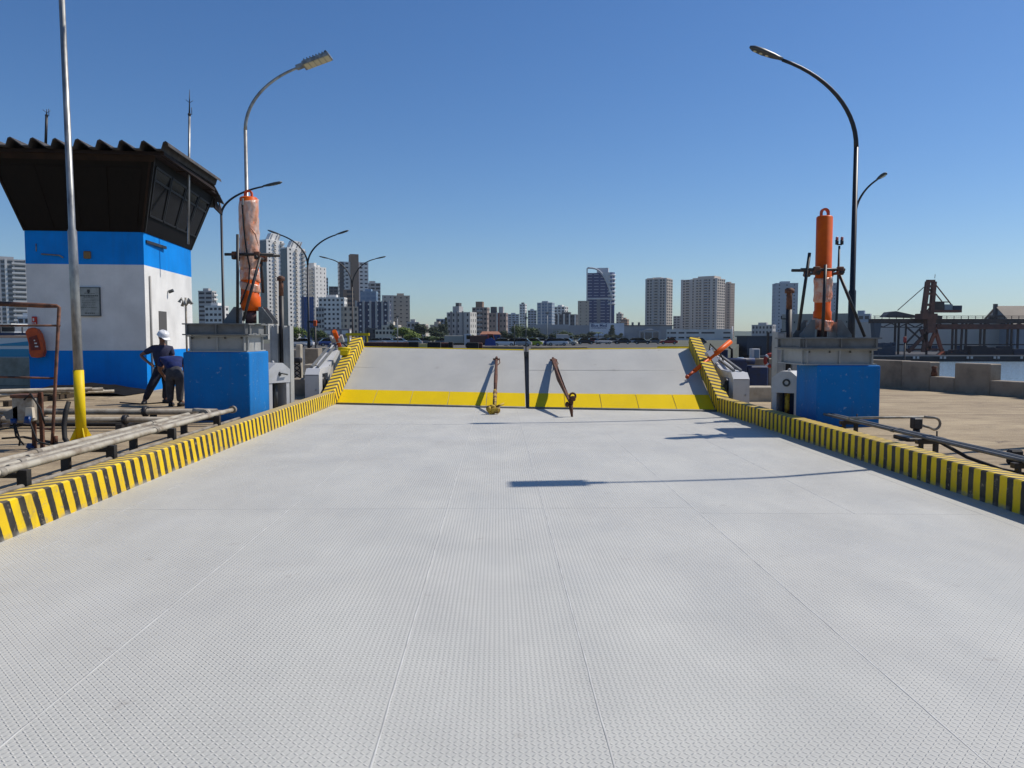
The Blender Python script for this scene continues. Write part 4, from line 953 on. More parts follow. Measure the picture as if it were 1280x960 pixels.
# dark machinery past the orange cylinder
th = thing('mooring_winch', 'dark blue mooring winch with a black pipe behind the hinge housing', 'winch', (6.3, 21, GZ))
NAVY = mat('navy_paint', (.012, .03, .10), .5, col2=(.02, .025, .05), scale=5)
c = W(912, 446, 20.5); MB().bbox((c.x - .32, 20.5, GZ), (c.x + .5, 21.1, c.z - .05), .05, 2).bbox((c.x + .5, 20.6, GZ), (c.x + 1.1, 21.0, c.z - .25), .04).build('body', NAVY, th)
MB().tube([(c.x - .1, 20.6, c.z - .12), (c.x + .7, 20.6, c.z - .12)], .09, 14).build('drum', NAVY, th)
MB().bbox((c.x - .12, 20.8, c.z - .06), (c.x + .05, 20.95, c.z + .2), .02).build('tank', NAVY, th)
MB().tube([(c.x + .12, 20.7, c.z - .1), (c.x + .12, 20.7, c.z + .2), (c.x + .04, 20.7, c.z + .26)], .035, 8).build('pipe', BLACK, th)
# ================================================================== people
def skin(name, J, E, m, parent, sub=2):
    me = bpy.data.meshes.new(name); names = list(J); o0 = WL[parent.name]
    me.from_pydata([Vector(J[n][:3]) - o0 for n in names], [(names.index(a), names.index(b)) for a, b in E], [])
    o = bpy.data.objects.new(name, me); C.objects.link(o)
    md = o.modifiers.new('skin', 'SKIN'); md.use_smooth_shade = True
    for i, n in enumerate(names):
        r = J[n][3]; r = r if isinstance(r, tuple) else (r, r)
        me.skin_vertices[0].data[i].radius = r; me.skin_vertices[0].data[i].use_root = (i == 0)
    o.modifiers.new('sub', 'SUBSURF').levels = sub; o.modifiers['sub'].render_levels = sub
    dg = bpy.context.evaluated_depsgraph_get(); me2 = bpy.data.meshes.new_from_object(o.evaluated_get(dg)); bpy.data.objects.remove(o)
    me2.name = name; me2.materials.clear(); me2.materials.append(m)
    for p in me2.polygons: p.use_smooth = True
    o = bpy.data.objects.new(name, me2); C.objects.link(o); o.parent = parent; WL[o.name] = o0.copy(); return o
SKINM = mat('skin', (.20, .095, .06), .55)
def person(lab, J, helmet, shirt, trousers, face, base):
    """J: joint name -> point; builds body, shirt, trousers, shoes, hair or helmet"""
    th = thing('person', lab, 'person', base, 'workers by the pedestal')
    V = {k_: Vector(v) for k_, v in J.items()}
    def sub(names, rad): return {n: (*V[n], rad[n]) for n in names}
    RB = dict(pelvis=(.14, .11), waist=(.125, .10), chest=(.15, .11), neckb=.065, neck=.055, head=.085, crown=.075, chin=.05, sl=.06, sr=.06, el=.042, er=.042, wl=.03, wr=.03, hl=.038, hr=.038, tl=.022, tr=.022, pl=.085, pr=.085, kl=.058, kr=.058, al=.04, ar=.04, fl=.04, fr=.04)
    V['belt'] = V['pelvis'].lerp(V['waist'], .75)
    E = [('pelvis','waist'),('waist','chest'),('chest','neckb'),('neckb','neck'),('neck','head'),('head','crown'),('head','chin'),('chest','sl'),('sl','el'),('el','wl'),('wl','hl'),('hl','tl'),('chest','sr'),('sr','er'),('er','wr'),('wr','hr'),('hr','tr'),('pelvis','pl'),('pl','kl'),('kl','al'),('al','fl'),('pelvis','pr'),('pr','kr'),('kr','ar'),('ar','fr')]
    body = skin('body', sub(list(RB), RB), E, SKINM, th)
    n = ['pelvis','waist','chest','neckb','sl','el','sr','er']
    V2 = dict(V)
    for s in 'lr': V['e' + s] = V['s' + s].lerp(V['e' + s], .72)
    RS = dict(pelvis=(.178, .155), waist=(.172, .15), chest=(.172, .13), neckb=.082, sl=.085, el=.066, sr=.085, er=.066)
    skin('shirt', sub(n, RS), [('waist','pelvis'),('waist','chest'),('chest','neckb'),('chest','sl'),('sl','el'),('chest','sr'),('sr','er')], shirt, th)
    V = V2
    for s in 'lr': V['a' + s] = V['a' + s] - Vector((0, 0, .055))
    RT = dict(pelvis=(.175, .155), belt=(.15, .135), pl=.122, pr=.122, kl=.09, kr=.09, al=.066, ar=.066)
    skin('trousers', sub(list(RT), RT), [('pelvis','belt'),('pelvis','pl'),('pl','kl'),('kl','al'),('pelvis','pr'),('pr','kr'),('kr','ar')], trousers, th)
    SH = mat('work_boot', (.015, .013, .012), .6)
    for s in 'lr':
        a, f = V['a' + s], V['f' + s]; d = (f - a); d.z = 0; d = d.normalized()
        z = f.z - .05
        mb = MB(); c = (a + f) / 2; sd_ = Vector((-d.y, d.x, 0))
        vs = []; fs = []; secs = [(-.11, .04, .09), (-.05, .045, .11), (.05, .048, .085), (.13, .05, .06), (.18, .035, .04)]
        for t, w_, h_ in secs:
            vs += [Vector((c.x, c.y, z)) + d * t + sd_ * w_ * i_ + Vector((0,0,h_ * j_)) for i_, j_ in ((-1, 0), (1, 0), (.85, .8), (0, 1), (-.85, .8))]
        for i in range(4):
            for j in range(5): fs.append((i*5 + j, i*5 + (j+1) % 5, (i+1)*5 + (j+1) % 5, (i+1)*5 + j))
        fs += [(0,1,2,3,4), (20,21,22,23,24)]
        mb.add(vs, fs, True).build('boot', SH, th)
    h = V['head']; fwd = Vector(face).normalized(); up = (V['crown'] - V['neck']).normalized(); sd_ = fwd.cross(up).normalized(); up = sd_.cross(fwd)
    Mh = Matrix(((fwd.x, sd_.x, up.x), (fwd.y, sd_.y, up.y), (fwd.z, sd_.z, up.z))).to_4x4()
    def loc(mb):
        for i in range(len(mb.v)): mb.v[i] = h + Mh.to_3x3() @ mb.v[i]
        return mb
    loc(MB().ball((.085, 0, -.015), (.018, .014, .026), 8, 5)).build('nose', SKINM, th)
    for s in (-1, 1):
        loc(MB().ball((.0, s * .088, -.005), (.022, .01, .032), 8, 5)).build('ear', SKINM, th)
        loc(MB().ball((.075, s * .032, .015), (.012, .013, .009), 8, 5)).build('eye', mat('eye_dark', (.02, .012, .01), .3), th)
    loc(MB().ball((.075, 0, -.062), (.012, .026, .007), 8, 5)).build('mouth', mat('lip', (.16, .05, .04), .5), th)
    loc(MB().ball((-.022, 0, .022), (.094, .092, .092), 14, 9)).build('hair', mat('hair_dark', (.012, .010, .009), .6), th)
    # five fingers on each hand
    for s in 'lr':
        w_, hd = V['w' + s], V['h' + s]; d = (hd - w_).normalized(); a = d.cross(Vector((0,0,1)))
        a = a.normalized() if a.length > .1 else Vector((1,0,0)); dn = d.cross(a)
        for i, (o_, L_) in enumerate(((-.03, .06), (-.01, .075), (.01, .07), (.03, .055))):
            b0 = hd + a * o_ + d * .02; MB().tube([b0, b0 + d * L_ * .5, b0 + d * L_ * .8 + dn * .02], [.010, .009, .007], 6).build('finger', SKINM, body)
        b0 = hd - a * .035; MB().tube([b0, b0 - a * .025 + d * .02, b0 - a * .03 + d * .05], [.012, .010, .008], 6).build('thumb', SKINM, body)
    if helmet:
        mb = MB(); mb.lathe([(.135, .028), (.128, .036), (.125, .075), (.108, .12), (.075, .148), (.03, .160), (.004, .162)], (-.01, 0, 0), 20)
        mb.add([(.09, -.10, .03), (.17, -.075, .022), (.195, 0, .018), (.17, .075, .022), (.09, .10, .03), (.09, -.10, .042), (.17, -.075, .034), (.195, 0, .03), (.17, .075, .034), (.09, .10, .042)], [(0,1,2,3,4), (5,6,7,8,9), (0,1,6,5), (1,2,7,6), (2,3,8,7), (3,4,9,8), (4,0,5,9)])
        for s in (-.03, 0, .03): mb.tube([(-.10, s, .118), (-.05, s, .152), (.0, s, .163), (.06, s, .142)], .008, 6)
        loc(mb).build('helmet', mat('helmet_white', (.78, .78, .78), .3), th)
    return th
NAVYC = mat('navy_cloth', (.010, .012, .028), .9, col2=(.018, .02, .036), scale=12, bump=.006, bscale=25)
LAVC = mat('polo_cloth', (.035, .036, .075), .9, col2=(.022, .024, .05), scale=9, bump=.006, bscale=22)
ROYC = mat('blue_cloth', (.006, .018, .11), .85, col2=(.004, .012, .07), scale=8, bump=.008, bscale=18)
GRYC = mat('grey_cloth', (.055, .055, .062), .9, col2=(.035, .035, .042), scale=10, bump=.008, bscale=20)
Y = 17.4; SH_ = -2.5
def P3(px, py, dy=0): return W(px + SH_, py, Y + dy)
def foot(px, dy): v = W(px + SH_, 500, Y + dy); v.z = GZ + .05; return v
JA = dict(pelvis=P3(205, 462), waist=P3(205, 453), chest=P3(206, 439), neckb=P3(205.5, 431.5), neck=P3(205.5, 428), head=P3(206, 421.5, -.02), crown=P3(205.5, 417), chin=P3(208.5, 424.5, -.04),
    sl=P3(194, 435.5, -.05), el=P3(178, 444, -.1), wl=P3(188, 453, -.16), hl=P3(192, 456, -.18), tl=P3(194, 457.5, -.18), sr=P3(216, 436, .08), er=P3(219, 449, .05), wr=P3(216, 458, -.12), hr=P3(215, 461.5, -.16), tr=P3(214, 464, -.18),
    pl=P3(201, 466, -.05), kl=P3(198, 481, -.12), pr=P3(209, 466, .05), kr=P3(211, 482, .0))
JA['al'] = foot(182, -.1) + Vector((.02, .02, .09)); JA['fl'] = foot(181, -.12) + Vector((.06, -.08, 0)); JA['kl'] = P3(191, 484, -.22)
JA['ar'] = foot(208, .05) + Vector((0, .02, .09)); JA['fr'] = foot(208, .05) + Vector((.12, -.05, 0))
person('man in dark polo and white helmet standing hand on hip before the tower', JA, True, LAVC, NAVYC, (.75, -.45, -.5), (JA['pelvis'].x, Y, GZ))
Y = 16.6; SH_ = 0
JB = dict(pelvis=P3(219, 465), waist=P3(217, 455, .13), chest=P3(212, 449, .36), neckb=P3(205, 450, .55), neck=P3(203, 452, .6), head=P3(200, 456, .7), crown=P3(198, 461, .78), chin=P3(202.5, 461, .62),
    sl=P3(202, 450, .30), el=P3(199, 462, .34), wl=P3(205, 470, .44), hl=P3(207, 474, .46), tl=P3(208, 477, .46), sr=P3(226, 449, .42), er=P3(231, 460, .44), wr=P3(230, 471, .5), hr=P3(229, 475, .52), tr=P3(228, 478, .52),
    pl=P3(213.5, 470), kl=P3(212.5, 487, .03), pr=P3(224.5, 470), kr=P3(225, 487, .03))
JB['al'] = foot(213, .02) + Vector((0, 0, .09)); JB['fl'] = foot(213, .02) + Vector((-.03, .14, 0)); JB['ar'] = foot(224.5, .02) + Vector((0, 0, .09)); JB['fr'] = foot(224.5, .02) + Vector((.03, .14, 0))
person('man in blue shirt and grey trousers bending over beside the blue pedestal', JB, False, ROYC, GRYC, (-.5, .4, -.75), (JB['pelvis'].x, Y, GZ))
# ================================================================== skyline
GLB = mat('tower_glass', (.035, .045, .06), .2, spec=.6)
GLN = mat('blue_glass', (.002, .030, .13), .5, spec=.05)
WIN = mat('window_dark', (.018, .020, .026), .5, spec=.2)
def wallmat(nm, c, c2=None): return mat(nm, c, .85, col2=c2 or tuple(q * .86 for q in c), scale=.12, lo=.4, hi=.65)
WHT = wallmat('render_white', (.74, .72, .68)); CRM = wallmat('render_cream', (.62, .56, .47)); GRYW = wallmat('render_grey', (.44, .43, .42)); BEI = wallmat('render_beige', (.46, .39, .31))
BRN = wallmat('render_brown', (.24, .16, .11)); TAN = wallmat('render_tan', (.58, .505, .43)); BLG = wallmat('render_bluegrey', (.36, .41, .47)); RED = wallmat('render_red', (.25, .07, .05)); DKG = wallmat('render_dark', (.09, .09, .095)); PNK = wallmat('render_pinkish', (.33, .25, .21))
SG = 'buildings of the skyline'
def make_mesh_box(lo, hi): return MB().box(lo, hi)
def bld(name, lab, px0, px1, ytop, D, a, ratio, wall, cat='tower block', floors=None, fcols=4, scols=2, win='rect', wm=None, sidewall=None, slabs=None, roof=1, pil=None, pilm=None, zb=0., fh=3.1, wfrac=.62, hfrac=.5, side_win=True):
    """a block turned by angle a (degrees) from facing the viewer; positive shows its left side"""
    c = W((px0 + px1) / 2, ytop, D); bear = math.atan2(c.x, c.y)
    tot = (px1 - px0) / F * math.hypot(c.x, c.y) * math.cos(bear) ; ar = R(abs(a))
    w_ = tot / (math.cos(ar) + ratio * math.sin(ar)); d_ = w_ * ratio
    th_ = R(a) - bear
    H = c.z - zb
    th = bpy.data.objects.new(name, None); C.objects.link(th); th.location = (c.x, D + (w_ * math.sin(ar) + d_ * math.cos(ar)) / 2, zb); th.rotation_euler = (0, 0, th_)
    WL[th.name] = Vector((0, 0, 0)); tag(th, lab, cat, SG)
    wm = wm or WIN
    hw, hd = w_ / 2, d_ / 2
    H0 = H - (roof * 2.2 if roof else 0)
    MB().box((-hw, -hd, -3), (hw, hd, H0)).build('wall', wall, th)
    if roof:
        MB().box((-hw * .45, -hd * .55, H0 + .001), (hw * .35, hd * .5, H)).build('roof_block', sidewall or wall, th)
        MB().box((-hw - .12, -hd - .12, H0 - .5), (hw + .12, hd + .12, H0 + .35)).build('parapet', wall, th)
    n = floors or max(2, int(H0 / fh)); fh_ = H0 / n
    rects = []                                            # (face, centre, width)
    s = -1 if a > 0 else 1
    bal = slabs or ()
    for i in range(n):
        zc_ = fh_ * (i + .52)
        if win == 'band':
            for j in range(fcols):
                wj = w_ / fcols; rects.append((0, -hw + wj * (j + .5), zc_, wj * wfrac))
        else:
            for j in range(fcols):
                wj = w_ / fcols; rects.append((0, -hw + wj * (j + .5), zc_, wj * wfrac))
        if side_win:
            for j in range(scols):
                wj = d_ / scols; rects.append((1, -hd + wj * (j + .5), zc_, wj * wfrac * .9))
    rects.sort(key=lambda r: -r[2])
    cache = {}
    left = MB()
    for q, (fc, u, z_, ww) in enumerate(rects):
        h2 = fh_ * hfrac / 2
        if fc == 0: lo, hi = (u - ww / 2, -hd - .06, z_ - h2), (u + ww / 2, -hd + .1, z_ + h2)
        else:
            x0_, x1_ = (hw - .1, hw + .06) if s > 0 else (-hw - .06, -hw + .1)
            lo, hi = (x0_, u - ww / 2, z_ - h2), (x1_, u + ww / 2, z_ + h2)
        if q < 100:
            key = fc
            if key not in cache:
                c_ = [(lo[i] + hi[i]) / 2 for i in range(3)]
                o = MB().box(tuple(lo[i] - c_[i] for i in range(3)), tuple(hi[i] - c_[i] for i in range(3))).build('window', wm, th); cache[key] = o
            else:
                o = cache[key].copy(); C.objects.link(o)
            o.location = [(lo[i] + hi[i]) / 2 for i in range(3)]
        else: left.box(lo, hi)
    if left.v: left.build('window', wm, th, kind='stuff')
    if pil:
        for f in pil: MB().box((-hw + w_ * f - w_ * .03, -hd - .5, -3), (-hw + w_ * f + w_ * .03, -hd + .1, H0 + .6)).build('pilaster', pilm or WHT, th)
    for fc, u0, u1, m in bal:                              # stacked balcony slabs on a face, u in 0..1 of the face
        first = None
        for i in range(n):
            zc_ = fh_ * i + .15
            if fc == 0: lo, hi = (-hw + w_ * u0, -hd - 1.3, 0), (-hw + w_ * u1, -hd - .065, fh_ * .38)
            else:
                x0_, x1_ = (hw + .065, hw + 1.3) if s > 0 else (-hw - 1.3, -hw - .065)
                lo, hi = (x0_, -hd + d_ * u0, 0), (x1_, -hd + d_ * u1, fh_ * .38)
            if first is None: first = o = MB().box(lo, hi).build('balcony', m, th)
            else: o = first.copy(); C.objects.link(o)
            o.location = (0, 0, zc_)
    th['_w'] = w_; th['_d'] = d_; th['_h'] = H0
    return th, w_, d_, H0
def box_on(th, nm, m, lo, hi): return MB().box(lo, hi).build(nm, m, th)
# left of the control tower
bld('apartment_tower', 'tall grey white apartment tower with banded balconies, cut by the left picture edge', -22, 21, 320, 520, 0, .6, GRYW, fcols=3, wfrac=.86, hfrac=.56, wm=GLB, slabs=((0, .62, .95, WHT),), pil=(.02, .48, .98))
bld('apartment_tower', 'slim grey apartment tower squeezed between the picture edge tower and the control tower', 22, 46, 327, 560, 0, .8, GRYW, fcols=3, wfrac=.8, hfrac=.5, wm=GLB, slabs=((0, .05, .4, CRM),), pil=(.5,))
bld('apartment_block', 'low blue grey block at the foot of the slim tower left of the control tower', 20, 40, 391, 400, 0, .6, BLG, fcols=3, wfrac=.7, cat='apartment block')
# between tower and pedestal
bld('apartment_tower', 'small grey banded tower just right of the white tower wall', 245, 266, 360, 560, -25, .7, GRYW, fcols=2, wfrac=.8, hfrac=.45, slabs=((1, .1, .9, WHT),))
bld('apartment_block', 'low white block beside the wrapped cylinder, before the small banded tower', 252, 280, 378, 470, -30, .7, WHT, fcols=4, cat='apartment block', hfrac=.42)
# twin white towers behind the wrapped cylinder
def crown(th, w_, d_, H, lean):
    MB().prism([(-w_ * .3, -d_ * .3, H), (w_ * .28, -d_ * .3, H), (w_ * .34, -d_ * .3, H + 5.5), (-w_ * .12, -d_ * .3, H + 5.8)], (0, d_ * .5, 0)).build('roof_crown', WHT, th)
    for f in (-.2, .1, .25): MB().bar((w_ * f, -d_ * .34, H), (w_ * (f + .14), -d_ * .34, H + 5.2), .7).build('roof_strut', GRYW, th)
th, w_, d_, H = bld('apartment_tower', 'white balconied tower nearest the wrapped cylinder, first of the tall pair', 321, 350, 299, 640, 36, .55, WHT, fcols=3, scols=2, wfrac=.26, hfrac=.42, roof=0, slabs=((0, .80, 1.02, GRYW), (0, .40, .52, CRM)), side_win=True)
crown(th, w_, d_, H, 1); box_on(th, 'glazed_strip', GLB, (-w_ / 2 - .3, -d_ / 2 + .3, -2), (-w_ / 2 - .08, d_ / 2 - .3, H - 1))
th, w_, d_, H = bld('apartment_tower', 'brighter white balconied tower behind the rust capped mast, second of the tall pair', 348, 377, 309, 600, 36, .5, WHT, fcols=3, scols=2, wfrac=.26, hfrac=.42, roof=0, slabs=((0, .80, 1.02, GRYW), (0, .42, .54, CRM)))
crown(th, w_, d_, H, 1); box_on(th, 'glazed_strip', GLB, (-w_ / 2 - .3, -d_ / 2 + .3, -2), (-w_ / 2 - .08, d_ / 2 - .3, H - 1))
th, w_, d_, H = bld('apartment_tower', 'white stepped tower with a shaded balconied left side, behind the twin armed lamp', 376, 404, 333, 620, 46, 1.0, WHT, fcols=3, scols=2, wfrac=.18, hfrac=.4, roof=0, wm=WIN, slabs=((1, .1, .9, GRYW),))
for f, h in ((-.36, 3.2), (-.04, 1.6), (.28, .2)): box_on(th, 'roof_block', WHT, (w_ * f, -d_ * .3, H), (w_ * (f + .2), d_ * .3, H + h))
bld('glass_block', 'dark blue glass block at the foot of the white stepped tower', 375, 390, 371, 560, 20, .8, GLN, fcols=2, wfrac=.1, hfrac=.2, roof=0, cat='office block')
bld('office_block', 'slim dark grey tower top between the stepped tower and the brown cored tower', 402, 409, 347, 760, 0, 1, BLG, fcols=2, wfrac=.8, roof=0, cat='office block')
bld('office_block', 'small dark block showing above the white grid block', 410, 421, 358, 740, 0, 1, DKG, fcols=2, wfrac=.7, roof=0, cat='office block')
bld('apartment_block', 'mid height white block with a grid of windows right of the twin armed lamp', 396, 431, 368, 520, -14, .5, WHT, fcols=6, scols=2, wfrac=.5, hfrac=.45, cat='apartment block')
bld('apartment_block', 'small grey block before the white grid block', 394, 404, 384, 470, 0, .8, GRYW, fcols=3, cat='apartment block', roof=0)
# brown cored tower
th, w_, d_, H = bld('apartment_tower', 'tall white tower with a brown central core and dark balconied edge', 420.5, 458, 327, 640, 10, .4, WHT, fcols=6, wfrac=.55, hfrac=.34, roof=0, slabs=((0, .0, .16, DKG),))
box_on(th, 'brown_core', BRN, (-w_ * .13, -d_ / 2 - 1.6, -3), (w_ * .15, d_ * .3, H + 6.2)); box_on(th, 'dark_edge', DKG, (-w_ / 2 - .2, -d_ / 2 - .3, -3), (-w_ * .36, -d_ / 2 - .07, H - .5))
bld('apartment_block', 'brown banded lower block at the foot of the brown cored tower', 428, 446, 362, 560, 0, .6, BRN, fcols=1, wfrac=.5, hfrac=.5, roof=0, cat='apartment block')
bld('office_block', 'grey stepped block right of the brown cored tower', 455, 474, 351, 700, 0, .8, GRYW, fcols=3, wfrac=.75, roof=1, cat='office block')
bld('office_block', 'pale blue glass block below the grey stepped block', 449, 471, 361, 600, -12, .6, mat('pale_blue_glass', (.17, .25, .36), .25, spec=.6), fcols=3, wfrac=.7, wm=mat('sky_glass', (.12, .2, .32), .15), hfrac=.5, cat='office block')
th, w_, d_, H = bld('apartment_block', 'navy and white striped block behind the brownish lamp post', 444, 487, 377, 480, -8, .35, wallmat('navy_render', (.02, .035, .085)), fcols=4, wfrac=.2, hfrac=.3, roof=0, wm=WHT, cat='apartment block', pil=(.0, .22, .42, .60, .78, .97), pilm=GRYW)
bld('apartment_block', 'beige block with dark window bays before the striped block', 425, 446, 383, 440, 12, .6, BEI, fcols=3, wfrac=.4, cat='apartment block', roof=0)
bld('apartment_tower', 'left one of two joined taupe slab towers beside the open sky', 477, 491, 369, 620, 0, .7, TAN, fcols=2, wfrac=.2, hfrac=.3, roof=0)
bld('apartment_tower', 'right one of two joined taupe slab towers beside the open sky', 489, 511, 366.5, 640, 0, .7, BEI, fcols=3, wfrac=.3, hfrac=.3, roof=1)
bld('apartment_block', 'low cream house row under the taupe slab towers', 476, 500, 402, 420, -20, .5, CRM, fcols=4, cat='apartment block', wfrac=.5)
bld('apartment_block', 'low white hotel like block before the dark house by the lamp', 468, 496, 412, 250, -10, .5, CRM, fcols=6, scols=2, wfrac=.6, hfrac=.4, cat='apartment block', roof=0, fh=2.6)
bld('warehouse', 'low dark grey shed beside the low white hotel like block', 455, 470, 410, 255, 0, .8, DKG, fcols=2, cat='shed', roof=0, wfrac=.3)
bld('warehouse', 'low white and mauve shed under the white grid block', 402, 438, 411, 200, -18, .4, wallmat('mauve', (.27, .23, .22)), fcols=3, cat='shed', roof=0, wfrac=.7, wm=WHT, fh=3)
# centre
bld('apartment_block', 'grey old block above the dark trees right of the taupe towers', 508, 524, 399, 520, -10, .7, GRYW, fcols=3, cat='apartment block')
bld('apartment_block', 'small cream house block over the dark trees', 522, 535, 405, 500, -25, .8, CRM, fcols=3, cat='apartment block', roof=0)
bld('apartment_block', 'cream block with a small tower before the grey mid tower', 537, 556, 402, 470, -20, .7, BEI, fcols=4, cat='apartment block', wfrac=.4)
bld('apartment_block', 'bluish grey block just left of the tall grey mid tower', 545, 560, 398.5, 560, 0, .6, BLG, fcols=3, cat='apartment block', roof=0)
th, w_, d_, H = bld('apartment_tower', 'grey tower with vertical grooves and a white sunlit end, middle of the skyline', 557.5, 595, 390, 480, -30, .5, GRYW, fcols=5, scols=3, wfrac=.3, hfrac=.5, roof=0, pil=(.2, .45, .7), pilm=wallmat('groove_grey', (.22, .22, .225)))
box_on(th, 'roof_block', GRYW, (-w_ * .3, -d_ * .3, H), (-w_ * .02, d_ * .3, H + 3.8)); box_on(th, 'roof_tank', DKG, (-w_ * .2, -d_ * .2, H + 3.81), (-w_ * .06, d_ * .2, H + 6))
box_on(th, 'end_wall', wallmat('white_end', (.60, .57, .52)), (w_ / 2 + .02, -d_ / 2, -2), (w_ / 2 + .05, d_ / 2, H))
th, w_, d_, H = bld('apartment_tower', 'brownish grey tower with balcony columns and a pink roof tank, middle of the skyline', 590, 612, 384, 560, -14, .7, PNK, fcols=4, scols=2, wfrac=.6, hfrac=.42, roof=0, slabs=((0, .35, .65, GRYW),))
box_on(th, 'roof_block', BRN, (-w_ * .3, -d_ * .3, H), (w_ * .15, d_ * .3, H + 4.2))
th, w_, d_, H = bld('apartment_tower', 'brown tower with a red and a white vertical stripe, middle of the skyline', 611, 635, 391, 500, -10, .6, PNK, fcols=5, wfrac=.35, hfrac=.4, roof=0, pil=(.48,), pilm=WHT)
box_on(th, 'red_stripe', RED, (w_ * .04, -d_ / 2 - .4, -2), (w_ * .12, -d_ / 2 - .08, H)); box_on(th, 'roof_block', DKG, (-w_ * .42, -d_ * .3, H), (-w_ * .1, d_ * .3, H + 4)); box_on(th, 'roof_block', GRYW, (w_ * .05, -d_ * .3, H), (w_ * .3, d_ * .3, H + 4))
bld('apartment_tower', 'far hazy grey block right of the striped brown tower', 635, 649, 391, 1150, 0, .6, BLG, fcols=3, wfrac=.6)
bld('apartment_tower', 'far slim white tower with a dark cap, above the central trees', 649.5, 658.5, 378, 950, -20, .8, WHT, fcols=2, wfrac=.6, hfrac=.4, sidewall=DKG)
bld('apartment_tower', 'far pale tower between the slim capped tower and the glassy curved tower', 660, 671, 386, 950, 0, .8, BLG, fcols=3, wfrac=.7)
bld('office_tower', 'glassy pale blue office tower with mirrored stripes, left of the navy tower', 672, 694, 376, 850, -15, .7, BLG, fcols=4, wfrac=.75, hfrac=.6, wm=mat('sky_glass'  , (.12, .2, .32), .15), pil=(.3, .7), cat='office tower')
bld('apartment_tower', 'white tower with blue glass behind the brown banded block', 693, 711, 381, 880, -25, .7, WHT, fcols=3, wfrac=.6, cat='office tower')
bld('apartment_block', 'dark block with white edge piers left of the brown slab', 695, 724, 390, 620, -12, .5, DKG, fcols=6, wfrac=.6, hfrac=.4, cat='apartment block', pil=(.15, .42, .68, .95))
bld('apartment_tower', 'plain brown slab tower touching the navy tower', 723, 737, 376, 780, 0, .8, BEI, fcols=2, wfrac=.15, hfrac=.3, roof=0)
# navy tower
th, w_, d_, H = bld('office_tower', 'navy glass tower with a white curved frame and rounded white corner', 735, 769, 341, 800, -4, .7, GLN, fcols=4, scols=3, wfrac=.7, hfrac=.2, roof=0, wm=wallmat('sill_white', (.34, .39, .50)), cat='office tower')
CW = wallmat('curve_white', (.55, .56, .58))
for x in (-.5, .41): box_on(th, 'white_pier', CW, (w_ * x - .01, -d_ / 2 - .9, -3), (w_ * (x + .045), -d_ / 2 - .07, H * (.62 if x > 0 else 1) + (5 if x < 0 else 0)))
box_on(th, 'white_belt', CW, (-w_ * .47, -d_ / 2 - 1., H * .60), (w_ * .5, -d_ / 2 - .08, H * .625)); box_on(th, 'grey_bay', wallmat('bay', (.16, .18, .22)), (-w_ * .10, -d_ / 2 - .5, -3), (w_ * .04, -d_ / 2 - .09, H * .60))
n = 14; cr = []
for i in range(n + 1):
    t = i / n; cr.append((-w_ * .46 + w_ * .95 * t ** .8, -d_ / 2 - .5, H + 5.2 - (H * .38 + 5.2) * t ** 2.4))
MB().tube(cr, 1.0, 6).build('curved_frame', CW, th)
MB().prism([(x, -d_ / 2 - .35, z) for x, _, z in cr[5:]] + [(w_ * .49, -d_ / 2 - .35, H), (-w_ * .0, -d_ / 2 - .35, H + 1)], (0, .3, 0)).build('curved_wall', CW, th)
box_on(th, 'roof_block', CW, (-w_ * .12, -d_ * .3, H), (w_ * .32, d_ * .3, H + 5.5))
for i in range(8): MB().lathe([(w_ * .16, H - 1.5 - i * 4.2), (w_ * .16, H - 3.4 - i * 4.2)], (w_ * .44, -d_ * .34, 0), 14).build('round_balcony', CW, th)
MB().lathe([(w_ * .13, -2), (w_ * .13, H + .5)], (w_ * .44, -d_ * .34, 0), 14).build('round_corner', GLN, th)
bld('apartment_block', 'far cream and peach old block right of the navy tower', 771, 780, 390, 1000, -20, .8, TAN, fcols=2, cat='apartment block')
bld('apartment_block', 'far low peach roofed block right of the navy tower', 777, 787, 397, 950, -20, .8, wallmat('peach', (.45, .27, .17)), fcols=3, cat='apartment block')
# right towers
th, w_, d_, H = bld('apartment_tower', 'taupe apartment tower with a central balcony bay, standing alone right of the navy tower', 810, 844, 346, 850, -22, .7, TAN, fcols=5, scols=3, wfrac=.74, hfrac=.6, slabs=((0, .38, .62, GRYW),), pil=(.06, .34, .66, .94), pilm=wallmat('pier_grey', (.50, .48, .46)))
for f0, f1, h_ in ((-.46, -.15, 1.6), (.16, .46, 1.2)): box_on(th, 'roof_block', TAN, (w_ * f0, -d_ * .4, H + .36), (w_ * f1, d_ * .4, H + h_))
bld('apartment_block', 'far low grey block between the two taupe towers', 843, 860, 395, 1000, 0, .6, GRYW, fcols=4, cat='apartment block', roof=0)
th, w_, d_, H = bld('apartment_tower', 'wide taupe tower with several balcony bays behind the car park', 857, 912, 346, 880, -24, .5, TAN, fcols=8, scols=4, wfrac=.74, hfrac=.6, roof=1, slabs=((0, .12, .27, GRYW), (0, .42, .56, GRYW), (0, .66, .78, BLG)), pil=(.04, .30, .40, .60, .84, .97), pilm=wallmat('pier_grey', (.50, .48, .46)))
box_on(th, 'roof_block', TAN, (-w_ * .05, -d_ * .4, H), (w_ * .40, d_ * .4, H + 3.5))
bld('apartment_tower', 'rosy narrow tower touching the wide taupe tower on its sunlit side', 906, 920.5, 352, 960, -35, .8, wallmat('rosy', (.42, .32, .25)), fcols=2, scols=3, wfrac=.4, hfrac=.4)
bld('apartment_tower', 'pale blue grey tower behind the thick rusty topped mast', 971, 1002, 351, 700, 12, .8, BLG, fcols=3, scols=3, wfrac=.16, hfrac=.3, roof=1)
